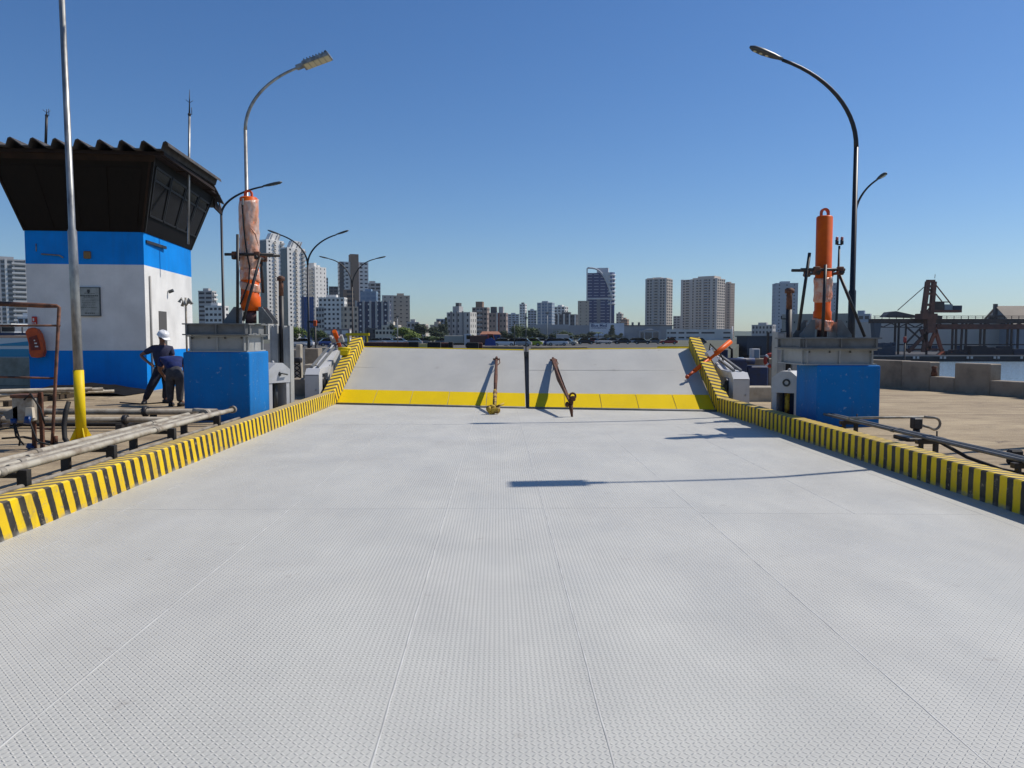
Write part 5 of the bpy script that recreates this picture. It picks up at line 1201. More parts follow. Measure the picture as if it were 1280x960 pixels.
bld('apartment_tower', 'pale blue grey tower half hidden behind the orange cylinder', 1030, 1050, 351, 720, 0, .8, BLG, fcols=3, wfrac=.16, hfrac=.3, roof=1)
bld('apartment_block', 'far grey blocky building left of the thick mast', 944, 973, 403, 620, -15, .6, GRYW, fcols=6, wfrac=.5, cat='apartment block')
bld('apartment_block', 'grey office block showing between the black lamp post and the brace pipe', 1070, 1092, 388, 420, -8, .6, BLG, fcols=3, wfrac=.7, cat='office block', wm=DKG)
bld('grain_silo', 'beige concrete silo block behind the orange cylinder and its brackets', 988, 1073, 392, 215, -6, .4, wallmat('silo', (.40, .36, .30)), fcols=8, floors=2, wfrac=.12, hfrac=.1, cat='silo', roof=0, zb=-1.5)
# mall, sign, car park
th, w_, d_, H = bld('shopping_mall', 'long low grey mall with a white sign wall and arched entrance under the skyline', 665, 842, 406.5, 560, 0, .25, wallmat('mall_grey', (.27, .285, .31)), fcols=1, floors=1, wfrac=.01, hfrac=.02, roof=0, cat='shopping mall', side_win=False)
X = lambda px: (px - 753.5) / 177 * w_
Z = lambda y: (W(753, y, 560).z)
yf = -d_ / 2
box_on(th, 'sign_wall', wallmat('sign_wall', (.55, .59, .66)), (X(740), yf - .6, -2), (X(783), yf - .06, Z(404)))
box_on(th, 'upper_band', wallmat('band', (.30, .32, .35)), (X(665), yf - .5, Z(411)), (X(714), yf - .06, Z(405.5)))
pw = box_on(th, 'entrance', wallmat('entr', (.30, .32, .35)), (X(801), yf - 1.5, -2), (X(828), yf - .07, Z(413)))
for u0, u1 in ((803, 807), (808.5, 817), (818.5, 825)): box_on(th, 'entrance_window', GLB, (X(u0), yf - 1.6, Z(428)), (X(u1), yf - 1.52, Z(415.5)))
MB().tube(arc((X(814), yf - 1.3, Z(416)), X(825) - X(814), 15, 165, 12, (1, 0, 0), (0, 0, .35)), .6, 6).build('entrance_arch', wallmat('entr', (.3, .32, .35)), th)
box_on(th, 'canopy', DKG, (X(800), yf - 3, Z(427)), (X(829), yf - 1.62, Z(425.5)))
box_on(th, 'front_annex', wallmat('annex', (.25, .27, .30)), (X(728), yf - 8, -2), (X(792), yf - .62, Z(419.5)))
for u in (735, 744, 753, 763, 774, 784): box_on(th, 'annex_pier', wallmat('annexp', (.18, .20, .23)), (X(u), yf - 8.3, -2), (X(u + 1), yf - 8.01, Z(419.3)))
for u in (793, 801): box_on(th, 'roof_tank', DKG, (X(u), 0, H), (X(u + 2.5), 4, Z(402.5)))
box_on(th, 'roof_edge', DKG, (X(783), yf - .5, H - .6), (X(845), yf - .05, H + .05))
def text(s, size, m, parent, loc, ext=.05):
    cu = bpy.data.curves.new('lettering', 'FONT'); cu.body = s; cu.size = size; cu.extrude = ext; cu.offset = size * .022; cu.align_x = 'CENTER'; cu.align_y = 'CENTER'
    o = bpy.data.objects.new('lettering', cu); C.objects.link(o); o.rotation_euler = (R(90), 0, 0); o.location = loc
    dg = bpy.context.evaluated_depsgraph_get(); dg.update(); me = bpy.data.meshes.new_from_object(o.evaluated_get(dg)); me.name = 'lettering'
    o2 = bpy.data.objects.new('lettering', me); C.objects.link(o2); o2.rotation_euler = o.rotation_euler; o2.location = loc
    bpy.data.objects.remove(o); me.materials.clear(); me.materials.append(m); o2.parent = parent; return o2
SB = mat('sign_blue', (.003, .04, .16), .6, spec=.1)
sp = box_on(th, 'sign_panel', wallmat('signp', (.70, .74, .80)), (X(743.5), yf - .75, Z(412)), (X(760), yf - .62, Z(404.8)))
text('Blue Med', 3.0, SB, sp, (X(751.7), yf - .82, Z(407.0))); text('CONVENTION', 1.55, SB, sp, (X(751.7), yf - .82, Z(410.2)))
th, w_, d_, H = bld('car_park', 'pale multi storey car park with dark window strips under the wide taupe tower', 838, 918.5, 411.5, 470, 0, .4, wallmat('park_grey', (.60, .60, .59)), fcols=1, floors=1, wfrac=.01, hfrac=.02, roof=0, cat='car park', side_win=False)
X = lambda px: (px - 878.2) / 80.5 * w_
Z = lambda y: (W(878, y, 470).z); yf = -d_ / 2
for y0, y1, segs in ((415, 417, ((839, 841.5), (843, 850), (853, 860), (862.5, 878), (881, 897), (907.5, 916))), (421, 423, ((839, 841.5), (843, 850), (853, 860), (862.5, 878), (907.5, 916))), (426.5, 428.8, ((839, 841.5), (843, 850), (853, 860), (862.5, 878)))):
    for u0, u1 in segs: box_on(th, 'window_strip', WIN, (X(u0), yf - .08, Z(y1)), (X(u1), yf + .1, Z(y0)))
MB().tube([(X(918), yf - 1.5, -2), (X(918), yf - 1.5, Z(408))], .35, 8).build('corner_mast', WHT, th)
# low blue house with an orange roof
th, w_, d_, H = bld('low_house', 'low blue building with an orange brown roof behind the parked trucks', 601, 625, 418, 190, 0, .6, wallmat('house_blue', (.02, .06, .22)), fcols=5, floors=1, wfrac=.4, hfrac=.5, roof=0, cat='house')
MB().prism([(-w_ / 2 - .3, -d_ / 2 - .3, H + .01), (w_ / 2 + .3, -d_ / 2 - .3, H + .01), (w_ / 2 - .4, -d_ / 2 + .9, H + .75), (-w_ / 2 + .4, -d_ / 2 + .9, H + .75)], (0, d_ - .6, 0)).build('roof', wallmat('roof_tile', (.34, .15, .09)), th)
bld('kiosk', 'long low grey shed behind the parked trucks below the grey mid tower', 560, 603, 421, 240, 0, .3, GRYW, fcols=6, floors=1, wfrac=.4, roof=0, cat='shed')
# hills
def hill(px0, px1, ytop, D, seed, m):
    r2 = random.Random(seed); n = 40; vs = []; fs = []
    x0, x1 = W(px0, 420, D).x, W(px1, 420, D).x; h = W(0, ytop, D).z
    P_ = []
    for i in range(n + 1):
        t = i / n; e = math.sin(math.pi * t) ** .6
        P_.append((x0 + (x1 - x0) * t, max(2, h * e * (.72 + .28 * math.sin(t * 9 + seed) * math.sin(t * 4.1 + seed * 2) + r2.uniform(-.03, .03)))))
    for (x, z) in P_: vs += [(x, D - 250, -4), (x, D - 60, z * .75), (x, D, z), (x, D + 300, -4)]
    for i in range(n):
        for j in range(3): fs.append((i*4 + j, (i+1)*4 + j, (i+1)*4 + j + 1, i*4 + j + 1))
    return MB().add(vs, fs, True).build('hill', m, kind='structure')
HILL = mat('hill_green', (.05, .07, .045), .95, col2=(.035, .05, .035), scale=.02)
hill(880, 1110, 409, 2100, 3, HILL); hill(860, 1330, 402, 2250, 5, HILL)
# ================================================================== trees
LEAF = {}
def leafm(nm, a, b_):
    m = mat(nm, a, .7, col2=b_, scale=.55, lo=.38, hi=.62, spec=.25); return m
def make_tree(name, label, H, Rw, lobes, m, seed, nleaf=900, conical=False, palm=False, ls=.34):
    r2 = random.Random(seed); th = thing(name, label, 'tree', (0, 0, 0), 'trees of the shore')
    bk = mat('bark', (.07, .052, .038), .9)
    if palm:
        mb = MB().tube([(0, 0, 0), (.15, 0, H * .4), (.2, .05, H * .88)], [.22, .17, .13], 8)
        mb.build('trunk', bk, th); mb = MB()
        for i in range(18):
            a = 2 * math.pi * i / 18 + r2.uniform(-.15, .15); L_ = Rw * r2.uniform(.8, 1.1); up = r2.uniform(.1, .9)
            c = Vector((.2, .05, H * .88)); e = Vector((math.cos(a), math.sin(a), 0)); s = Vector((-e.y, e.x, 0))
            P_ = [c + e * (L_ * t) + Vector((0, 0, L_ * (up * t - (.55 + up) * t * t))) for t in (0, .25, .5, .75, 1)]
            for j in range(4):
                w0, w1 = (.1, .35, .34, .22, .02)[j], (.1, .35, .34, .22, .02)[j + 1]
                for sg in (-1, 1): mb.add([P_[j], P_[j] + s * w0 * sg - Vector((0,0,.12)), P_[j+1] + s * w1 * sg - Vector((0,0,.12)), P_[j+1]], [(0,1,2,3)])
        mb.build('crown', m, th); return th
    mb = MB(); mb.tube([(0, 0, 0), (.06, .03, H * .3), (.0, .1, H * .6)], [H * .03, H * .022, H * .012], 8)
    blobs = []
    for i in range(lobes):
        if conical:
            t = i / max(1, lobes - 1); blobs.append((Vector((r2.uniform(-.1, .1) * Rw, r2.uniform(-.1, .1) * Rw, H * (.15 + .75 * t))), Rw * (1 - .8 * t) * .9 + .15))
        else:
            a = r2.uniform(0, 2 * math.pi); rr = Rw * r2.uniform(.15, .68); c = Vector((rr * math.cos(a), rr * math.sin(a), H * r2.uniform(.42, .84))); blobs.append((c, Rw * r2.uniform(.28, .5)))
            mb.tube([(0, .05, H * r2.uniform(.25, .45)), (c.x * .5, c.y * .5, c.z * .75), c], [H * .011, H * .007, H * .003], 6)
    mb.build('trunk', bk, th); mb = MB()
    for i in range(nleaf):
        c, r = blobs[r2.randrange(len(blobs))]
        d = Vector((r2.gauss(0, 1), r2.gauss(0, 1), r2.gauss(0, .85))).normalized(); p = c + d * r * r2.uniform(.5, 1.12)
        n = (d + Vector((r2.uniform(-.8, .8), r2.uniform(-.8, .8), r2.uniform(-.3, .9)))).normalized(); a = n.orthogonal().normalized(); b_ = n.cross(a); q = r2.uniform(0, 6.3)
        a, b_ = a * math.cos(q) + b_ * math.sin(q), b_ * math.cos(q) - a * math.sin(q); s = ls * r2.uniform(.6, 1.4) * H / 8
        mb.add([p - a * s, p - b_ * s * .6, p + a * s, p + b_ * s * .6 + n * s * .2], [(0,1,2,3)])
    mb.build('crown', m, th); return th
G1, G2, G3 = leafm('leaf_bright', (.17, .22, .035), (.09, .135, .026)), leafm('leaf_mid', (.085, .118, .034), (.045, .07, .022)), leafm('leaf_dark', (.045, .066, .028), (.026, .04, .018))
PR_ = {}
def tree(kind, px, ytop, D, wpx, lab, zb=0.):
    """crown width wpx in the picture"""
    p = W(px, ytop, D); H = p.z - zb; wd = wpx * 1.3 / F * D
    if kind not in PR_:
        args = dict(bright=(8, 4, 9, G1, 3), mid=(8, 4, 10, G2, 5), dark=(8, 3.6, 9, G3, 8), wide=(8, 5.5, 13, G2, 12), conical=(8, 2.0, 7, G3, 21), palm=(8, 2.6, 0, G2, 4))[kind]
        nm = dict(conical='conifer_tree', palm='palm_tree').get(kind, 'broadleaf_tree')
        PR_[kind] = (make_tree(nm, lab, *args[:3], args[3], args[4], 1500, kind == 'conical', kind == 'palm'), args[1]); o = PR_[kind][0]; o['label'] = lab; first = True
    else: o = dup(PR_[kind][0], None, lab)
    s = H / 8; sw = wd / 2 / PR_[kind][1]
    o.location = (p.x, D, zb); o.scale = (sw, sw, s); o.rotation_euler = (0, 0, rnd.uniform(0, 6.28)); return o
TR = [('bright', 369, 407, 180, 26, 'light green bushy tree between the guide column and the twin armed lamp'), ('mid', 352, 409, 200, 26, 'mid green tree half hidden behind the guide column'),
 ('wide', 402, 413, 170, 22, 'green tree right of the tall twin armed lamp, above the pale sheds'), ('dark', 396, 409, 260, 16, 'dark tree behind the orange signal left of the mauve shed'),
 ('bright', 503, 408, 215, 27, 'brightest yellow green tree, beside the low white hotel like block'), ('bright', 519, 416, 200, 26, 'bright green wide tree sloping down right of the brightest tree'),
 ('dark', 493, 404, 300, 12, 'small dark tree poking up behind the brightest tree'), ('dark', 527, 404, 320, 26, 'large dark tree below the grey old block'), ('dark', 541, 408, 280, 22, 'dark tree below the cream block with a small tower'),
 ('dark', 551, 403, 330, 14, 'narrow dark tree against the left edge of the grey mid tower'), ('conical', 557, 396, 400, 7, 'tall narrow dark tree along the edge of the grey mid tower'), ('mid', 535, 420, 200, 22, 'low dull green tree behind the black fender blocks'),
 ('mid', 551, 421, 190, 22, 'low dull green tree left of the white truck'), ('wide', 568, 422, 230, 22, 'low green tree right behind the white truck'), ('mid', 589, 418, 260, 16, 'mid green tree below the balcony column tower'),
 ('dark', 634, 413, 250, 18, 'dark tree right of the low blue building'), ('wide', 650, 406, 260, 26, 'broad dark green tree below the slim capped tower'), ('mid', 661, 409, 240, 22, 'mid green tree in the middle of the central tree group'),
 ('dark', 672, 413, 230, 18, 'dark tree at the right end of the central tree group'), ('mid', 642, 424, 150, 12, 'small low tree before the central tree group'), ('wide', 706, 414, 300, 26, 'broad olive green tree before the dark block with white piers'),
 ('dark', 693, 417, 310, 14, 'dark small tree left of the broad olive tree'), ('dark', 718, 418, 320, 12, 'dark small tree right of the broad olive tree'), ('dark', 735, 414, 380, 18, 'dark spreading tree just left of the mall sign wall'), ('palm', 748, 414, 380, 12, 'palm like tree under the blue lettering of the mall'),
 ('conical', 765, 405.5, 470, 9, 'dark upright tree before the white sign wall of the mall'), ('dark', 774, 416, 460, 9, 'dark low tree right of the upright tree on the sign wall'), ('dark', 757, 417, 420, 8, 'small dark tree left of the upright tree on the sign wall'),
 ('mid', 936, 422, 395, 16, 'light green bank tree right of the car park'), ('wide', 951, 423, 400, 22, 'green bank tree behind the dark wharf shed'), ('wide', 928, 425, 390, 16, 'green bank tree touching the car park corner'), ('mid', 943, 426, 380, 20, 'low bank bush at the water edge beyond the orange cylinder')]
for t in TR: tree(*t)
# ================================================================== parked vehicles in the far yard
def make_car():
    th = thing('parked_car', 'car', 'car', (0, 0, 0), 'cars parked in the far yard')
    sec = [(-2.1, .45, .62), (-2.05, .32, .80), (-1.5, .25, .93), (-1.0, .24, .95), (.9, .24, .92), (1.6, .25, .86), (2.0, .30, .72), (2.1, .42, .58)]
    vs = []; fs = []
    for x, z0, z1 in sec:
        for y, z in ((-.78, z0), (-.85, (z0 + z1) / 2), (-.76, z1), (.76, z1), (.85, (z0 + z1) / 2), (.78, z0)): vs.append((x, y, z))
    for i in range(len(sec) - 1):
        for j in range(6): fs.append((i*6 + j, i*6 + (j+1) % 6, (i+1)*6 + (j+1) % 6, (i+1)*6 + j))
    fs += [tuple(range(6)), tuple(range(len(vs) - 6, len(vs)))]
    MB().add(vs, fs).build('body', CARP['white'], th)
    prof = [(-1.75, .92), (-1.2, 1.40), (-.6, 1.47), (.3, 1.44), (1.05, .91)]
    MB().prism([(x, -.70, z) for x, z in prof], (0, 1.4, 0)).build('cabin', GLASSD, th)
    MB().prism([(-1.15, -.69, 1.41), (-.6, -.69, 1.475), (.3, -.69, 1.45), (.33, -.69, 1.50), (-.6, -.69, 1.53), (-1.2, -.69, 1.46)], (0, 1.38, 0)).build('roof', CARP['white'], th)
    for x in (-1.3, 1.3):
        for s in (-1, 1):
            wh = MB().tube([(x, s * .86, .31), (x, s * .66, .31)], .31, 14).build('wheel', RUBBER, th); MB().tube([(x, s * .875, .31), (x, s * .84, .31)], .19, 10).build('rim', GREY, wh)
    for s in (-1, 1):
        MB().bbox((1.98, s * .6 - .16, .60), (2.09, s * .6 + .16, .74), .02).build('headlight', LENS, th); MB().bbox((-2.11, s * .62 - .12, .66), (-2.03, s * .62 + .12, .80), .02).build('tail_light', mat('tail_red', (.3, .01, .01), .3), th)
    return th
CARP = {n: mat('car_' + n, c, .3, spec=.6) for n, c in dict(white=(.62, .62, .62), silver=(.32, .33, .34), black=(.012, .012, .014), red=(.28, .02, .015), blue=(.015, .04, .16), lime=(.32, .36, .02), grey=(.10, .105, .11), cream=(.5, .46, .36)).items()}
car0 = make_car(); used = False
CARS = [(366, 430, 95, 'silver', 'silver car farthest left in the yard, behind the concrete blocks'), (377, 431, 100, 'white', 'white car behind the narrow pale concrete post'), (404, 427, 120, 'grey', 'dark grey car in front of the mauve shed'), (412, 430, 110, 'blue', 'dark blue car left of the tilted orange cylinder'),
 (471, 428, 135, 'silver', 'silver car behind the left end of the red brown wall'), (486, 428, 140, 'white', 'white car behind the red brown wall under the bright tree'), (501, 428, 135, 'white', 'white car beside the brightest tree'), (516, 427, 130, 'silver', 'silver car above the first black fender block'), (527, 428, 140, 'grey', 'grey car left of the pale yellow skip'),
 (556, 428, 130, 'grey', 'grey car between the second and third black fender blocks'), (630, 430, 105, 'white', 'white car right of the blue covered load'), (641, 430, 110, 'black', 'black car left of the gap between the flaps'), (650, 431, 105, 'silver', 'silver car just left of the gap between the flaps'), (664, 430.5, 110, 'lime', 'lime yellow car just right of the gap between the flaps'),
 (676, 428, 118, 'white', 'white car right of the lime yellow car'), (688, 429, 118, 'blue', 'dark blue car in the row below the olive tree'), (697, 430, 115, 'white', 'white car in the row below the olive tree'), (709, 430, 120, 'cream', 'cream car at the right end of the row below the olive tree'), (732, 430, 140, 'black', 'black car below the left end of the mall annex'), (743, 430, 150, 'red', 'red car before the mall annex'),
 (754, 430, 145, 'silver', 'silver car before the mall annex, under the sign wall'), (766, 430, 150, 'grey', 'grey car before the mall annex, under the upright tree'), (778, 430, 145, 'black', 'black car at the right end of the mall annex'), (791, 430, 150, 'silver', 'silver car between annex and arched entrance'), (803, 430, 145, 'black', 'black car at the left side of the arched entrance'), (816, 430, 150, 'grey', 'grey car before the arched entrance'), (836, 430, 140, 'red', 'red car above the yellow lip beam'), (872, 431, 140, 'black', 'black car above the striped curb of the ramp flap')]
for px, y, D, colr, lab in CARS:
    D *= 1.3
    p = W(px, 420, D); m = CARP[colr]; mats = {'body': m, 'roof': m}
    o = dup(car0, (p.x, D, .006), lab, R(rnd.choice((0, 180, 8, 172, 20, -15))), 1.0, mats)
def rm(o):
    for c in list(o.children): rm(c)
    bpy.data.objects.remove(o)
rm(car0)
# white truck, tarpaulin load, red van
def truck(px, D, lab, cabm, boxm, hz, L_=5.4, rot=0):
    p = W(px, 420, D); th = thing('parked_truck', lab, 'truck', (p.x, D, .006), 'trucks parked in the far yard')
    x = p.x; a = x - L_ / 2
    MB().bbox((a, D - 1.0, .75), (a + L_ * .68, D + 1.0, hz), .05).build('cargo_box', boxm, th)
    MB().prism([(a + L_ * .70, D - .95, .5), (a + L_, D - .95, .5), (a + L_, D - .95, 1.3), (a + L_ * .93, D - .95, 2.1), (a + L_ * .70, D - .95, 2.15)], (0, 1.9, 0)).build('cab', cabm, th)
    MB().prism([(a + L_ * .78, D - .97, 1.35), (a + L_ * .955, D - .97, 1.35), (a + L_ * .915, D - .97, 1.95), (a + L_ * .78, D - .97, 1.95)], (0, 1.94, 0)).build('cab_window', GLASSD, th)
    MB().box((a + .1, D - .5, .5), (a + L_ - .1, D + .5, .74)).build('chassis', BLACK, th)
    for xx in (a + L_ * .18, a + L_ * .84):
        for s in (-1, 1): wh = MB().tube([(xx, D + s * 1.0, .42), (xx, D + s * .72, .42)], .42, 14).build('wheel', RUBBER, th); MB().tube([(xx, D + s * 1.02, .42), (xx, D + s * .95, .42)], .22, 10).build('rim', GREY, wh)
truck(573.5, 115, 'white truck with a cream box parked below the grey mid tower', CARP['white'], mat('cream_box', (.36, .35, .30), .5), 1.9, 4.2)
truck(603, 112, 'small red truck parked left of the blue covered load', CARP['red'], mat('brown_load', (.10, .05, .04), .7), 1.9, 3.6)
truck(706, 210, 'grey truck parked under the broad olive green tree', CARP['silver'], GRYW, 2.5, 4.6)
p = W(612.5, 420, 100); o = MB().prism([(p.x - .75, 100, .006), (p.x + .8, 100, .006), (p.x + .7, 100, 1.2), (p.x + .15, 100, 1.6), (p.x - .6, 100, 1.35)], (0, 1.6, 0)).build('covered_load', mat('blue_tarp', (.012, .05, .24), .45)); tag(o, 'bright blue tarpaulin covered load standing beside the red truck', 'covered load')
p = W(528, 420, 80); o = MB().prism([(p.x - 1.35, 80, .1), (p.x + 1.3, 80, .1), (p.x + 1.6, 80, .95), (p.x - 1.0, 80, .95)], (0, 1.5, 0)).build('skip', mat('skip_yellow', (.52, .42, .16), .6)); tag(o, 'pale yellow skip standing between two black fender blocks', 'skip')
# black fenders and red brown wall right behind the left flap
def quad_block(nm, px0, px1, y0, Y, m, lab, cat, grp, zb=.0):
    a, b_ = W(px0, y0, Y), W(px1, y0, Y); o = MB().bbox((a.x, Y, zb), (b_.x, Y + .5, a.z), .04, 2).build(nm, m); return tag(o, lab, cat, grp)
RBW = mat('red_brown_wall', (.12, .05, .035), .9, col2=(.08, .04, .03), scale=2)
quad_block('low_wall', 455, 513, 427.8, 37, RBW, 'red brown low wall behind the ramp flap under the low white hotel like block', 'wall', None)
quad_block('low_wall', 549, 562, 428.3, 37, RBW, 'short red brown wall piece between two black fender blocks', 'wall', None)
quad_block('low_wall', 597, 603, 428.5, 37.6, RBW, 'tiny red brown wall piece left of the blue covered load', 'wall', None)
for px0, px1, y0, lab in ((510.5, 523, 427.2, 'black rubber fender block at the right end of the long red brown wall'), (534, 550.5, 427.5, 'black rubber fender block right of the pale yellow skip'), (560.5, 566, 427.2, 'small black rubber fender block left of the white truck'), (583.5, 598, 427.8, 'wide black rubber fender block right of the white truck')):
    quad_block('rubber_fender', px0, px1, y0, 36, RUBBER, lab, 'fender', 'black fender blocks behind the ramp flap')
quad_block('kerb_line', 603, 655, 432.5, 38, CONC, 'low grey concrete rail behind the flap left of the gap', 'barrier', None)
quad_block('kerb_line', 664, 735, 433.5, 40, CONC, 'low dark concrete rail behind the flap right of the gap', 'barrier', None)
# gap between flaps: its shade is made by added dark beams and a plate; yellow bar left by the brown lamp
a, b_ = W(432, 418, 58), W(461, 418, 58); o = MB().box((a.x, 58, a.z - .10), (b_.x, 58.3, a.z + .10)); 
for x in (a.x + .1, b_.x - .2): o.box((x, 58.1, 0), (x + .1, 58.2, a.z - .101))
tag(o.build('height_barrier', YELP), 'yellow height bar on thin legs at the foot of the brownish lamp post', 'height barrier')
# orange signal
p = W(394, 404, 38); th = thing('signal_post', 'short orange and black signal lamp on a dark post beside the tall twin armed lamp', 'signal', (p.x, 38, 0))
MB().tube([(p.x, 38, -1), (p.x, 38, p.z)], .045, 8).build('pole', BLACK, th); MB().bbox((p.x - .08, 37.9, p.z - .14), (p.x + .08, 38.1, p.z + .14), .03, 2).build('lamp', ORANGE2, th); MB().bar((p.x - .32, 38.12, p.z + .08), (p.x + .25, 38.12, p.z + .04), .12, .1).build('visor', BLACK, th)
# tall thin yard lamp posts
for px, yt, D, lab in ((657.5, 398, 80, 'thin dark post standing right above the gap between the flaps'), (684, 392, 260, 'thin pale lighting pole before the glassy office tower'), (497, 396, 110, 'thin grey post beside the brightest tree'), (643, 403, 120, 'thin dark post among the central trees')):
    b0, t0 = W(px, 430, D), W(px, yt, D); r = .06 * D / 80
    th = thing('yard_post', lab, 'post', (b0.x, D, 0), 'thin posts of the far yard'); MB().tube([(b0.x, D, 0), (b0.x, D, t0.z)], [r, r * .7], 8).build('pole', GREYDK if 'dark' in lab else GREY, th); MB().bbox((b0.x - r * 3, D - r * 2, t0.z), (b0.x + r * 3, D + r * 2, t0.z + r * 2), r * .4).build('lamp_head', GREYDK, th)
# ================================================================== ferry behind the tower
FB, FW = mat('ferry_blue', (.03, .27, .42), .4), mat('ferry_white', (.70, .70, .66), .5)
D = 58; a, b_ = W(-60, 430, D), W(60, 430, D)
th = thing('ferry_boat', 'white ferry with turquoise swoosh and blue lower hull behind the control tower', 'ferry', (b_.x - 6, D + 4, WZ))
x0, x1 = a.x - 6, b_.x; zt = W(0, 422.5, D).z
MB().prism([(x0, D, WZ + .9), (x1 - 2.5, D, WZ - .6), (x1, D, zt), (x0, D, zt)], (0, 9, 0)).build('hull', FW, th)
zz = lambda y: W(0, y, D).z
MB().prism([(x0 - .01, D - .03, zz(446)), (x1 - .35, D - .03, zz(446)), (x1 - .25, D - .03, zz(436.3)), (x0 - .01, D - .03, zz(436.3))], (0, .02, 0)).build('blue_band', FB, th)
MB().prism([(x0, D - .03, zz(432.5)), (W(37, 430, D).x, D - .03, zz(432.3)), (W(37, 430, D).x, D - .03, zz(426.5)), (W(20, 430, D).x, D - .03, zz(428.2)), (W(0, 430, D).x, D - .03, zz(430)), (x0, D - .03, zz(430.5))], (0, .02, 0)).build('swoosh', FB, th)
MB().box((x0, D - .1, zz(419)), (x1 - .2, D, zz(416))).build('deck_rail', NAVY, th)
MB().box((x0, D + .4, zt), (x1 - .4, D + .5, zz(419.2))).build('bulwark', PNK, th)
for i in range(9): MB().box((x0 + 1.6 * i, D - .08, zz(416)), (x0 + 1.6 * i + .08, D, zz(409))).build('stanchion', DKG, th)
MB().box((x0, D + 2.5, zz(419)), (x1 - 4, D + 6.5, zz(405))).build('cabin', wallmat('ferry_cabin', (.28, .30, .33)), th)
MB().box((x0, D + 1.5, zz(405)), (x1 - 3.6, D + 7, zz(404))).build('cabin_roof', FW, th)
for i in range(5): MB().box((x0 + .8 + 1.8 * i, D + 2.44, zz(414)), (x0 + 1.9 + 1.8 * i, D + 2.52, zz(408.5))).build('window', WIN, th)
text('FB III', .62, DKG, th, (W(21, 443, D).x, D - .035, zz(443)), .01); text('70', .5, DKG, th, (W(7, 443, D).x, D - .035, zz(443)), .01)
# small boat beyond the housing
p = W(925, 449, 150); th = thing('motor_boat', 'small white motor boat on the water beyond the orange cylinder', 'boat', (p.x, 150, WZ))
MB().prism([(p.x - 3, 150, WZ - .2), (p.x + 3, 150, WZ - .2), (p.x + 3.6, 150, WZ + .9), (p.x - 3, 150, WZ + .7)], (0, 2, 0)).build('hull', FW, th); MB().bbox((p.x - 1.6, 150.4, WZ + .7), (p.x + 1, 151.6, WZ + 1.7), .1).build('cabin', mat('boat_blue', (.2, .3, .42), .4), th); MB().box((p.x - 1.2, 150.38, WZ + 1.1), (p.x + .7, 150.41, WZ + 1.5)).build('window', GLASSD, th)
# ================================================================== wharf with crane
D = 178; WT = W(1200, 444.5, D).z
WHF = mat('wharf_dark', (.045, .045, .05), .9, col2=(.03, .03, .035), scale=.2)
x0 = W(945, 440, D).x
MB().box((x0, D, WZ - 1), (420, D + 260, WT)).build('ground_wharf', WHF, kind='structure', loc=(0,0,0))
th = thing('wharf_edge', 'pale edged wharf beam with white fender pairs along the far water', 'wharf edge', (x0, D, WT))
MB().box((x0, D - .35, WT - .2), (420, D - .01, WT + .06)).build('edge_beam', mat('edge_concrete', (.17, .17, .17), .9), th)
for i in range(9):
    for s in (0, 2.6):
        px = 1140 + i * 33.5 ; p = W(px, 447, D); MB().box((p.x + s * .35, D - .55, W(0, 449, D).z), (p.x + s * .35 + .5, D - .36, W(0, 446, D).z)).build('fender', GRYW, th)
# dark shed left of the pedestal
a, b_ = W(934, 421, 182), W(1006, 421, 182)
th = thing('wharf_shed', 'dark blue grey wharf shed left of the shaded pedestal', 'shed', ((a.x + b_.x) / 2, 186, WT)); MB().box((a.x, 182, WT), (b_.x, 190, a.z)).build('wall', mat('shed_dark', (.035, .045, .065), .8), th)
MB().box((a.x - .3, 181.7, a.z), (b_.x + .3, 190.3, a.z + .25)).build('roof', DKG, th)
for i in range(3): MB().box((a.x + 1.5 + 4 * i, 181.9, WT), (a.x + 3.5 + 4 * i, 181.99, WT + 2.2)).build('door', WHF, th)
# conveyor gallery
CRN = mat('crane_rust', (.17, .066, .042), .8, col2=(.10, .042, .03), scale=.5)
DK2 = mat('gallery_dark', (.085, .056, .045), .85, col2=(.055, .04, .035), scale=.4)
Dg = 190
th = thing('conveyor_gallery', 'long dark rusty conveyor gallery on thin trestles along the wharf', 'conveyor gallery', (W(1200, 0, Dg).x, Dg, WT))
z = lambda y: W(1200, y, Dg).z
xx = lambda px: W(px, 420, Dg).x
MB().box((xx(1091), Dg, z(404)), (xx(1420), Dg + 2.5, z(398.5))).build('girder', DK2, th)
MB().box((xx(1170), Dg - .3, z(411.5)), (xx(1420), Dg + 2.2, z(405.2))).build('girder', CRN, th)
for y in (396.2, 394.6): MB().box((xx(1091), Dg + .1, z(y + .5)), (xx(1420), Dg + .25, z(y))).build('rail', DK2, th)
for i in range(30): MB().box((xx(1093 + i * 9), Dg + .12, z(398.6)), (xx(1093 + i * 9) + .12, Dg + .24, z(394.6))).build('rail_post', DK2, th)
for i in range(28): MB().bar((xx(1094 + i * 10), Dg + .2, z(409 if i % 2 else 404)), (xx(1104 + i * 10), Dg + .2, z(404 if i % 2 else 409)), .22).build('truss_brace', DK2, th)
MB().box((xx(1094), Dg + .1, z(409.6)), (xx(1180), Dg + .4, z(408.8))).build('girder', DK2, th)
for px in (1120, 1124.5, 1160, 1192, 1196.5, 1203, 1209, 1227, 1232, 1261, 1266, 1274, 1300, 1330):
    MB().bar((xx(px), Dg + .5, WT), (xx(px + (1 if px == 1203 else 0)), Dg + .5, z(404)), .4).build('trestle_leg', DK2, th)
MB().prism([(xx(1092), Dg - .1, z(404)), (xx(1101), Dg - .1, z(404)), (xx(1099), Dg - .1, z(424)), (xx(1094), Dg - .1, z(424))], (0, 2, 0)).build('chute', mat('chute_grey', (.09, .10, .115), .7), th)
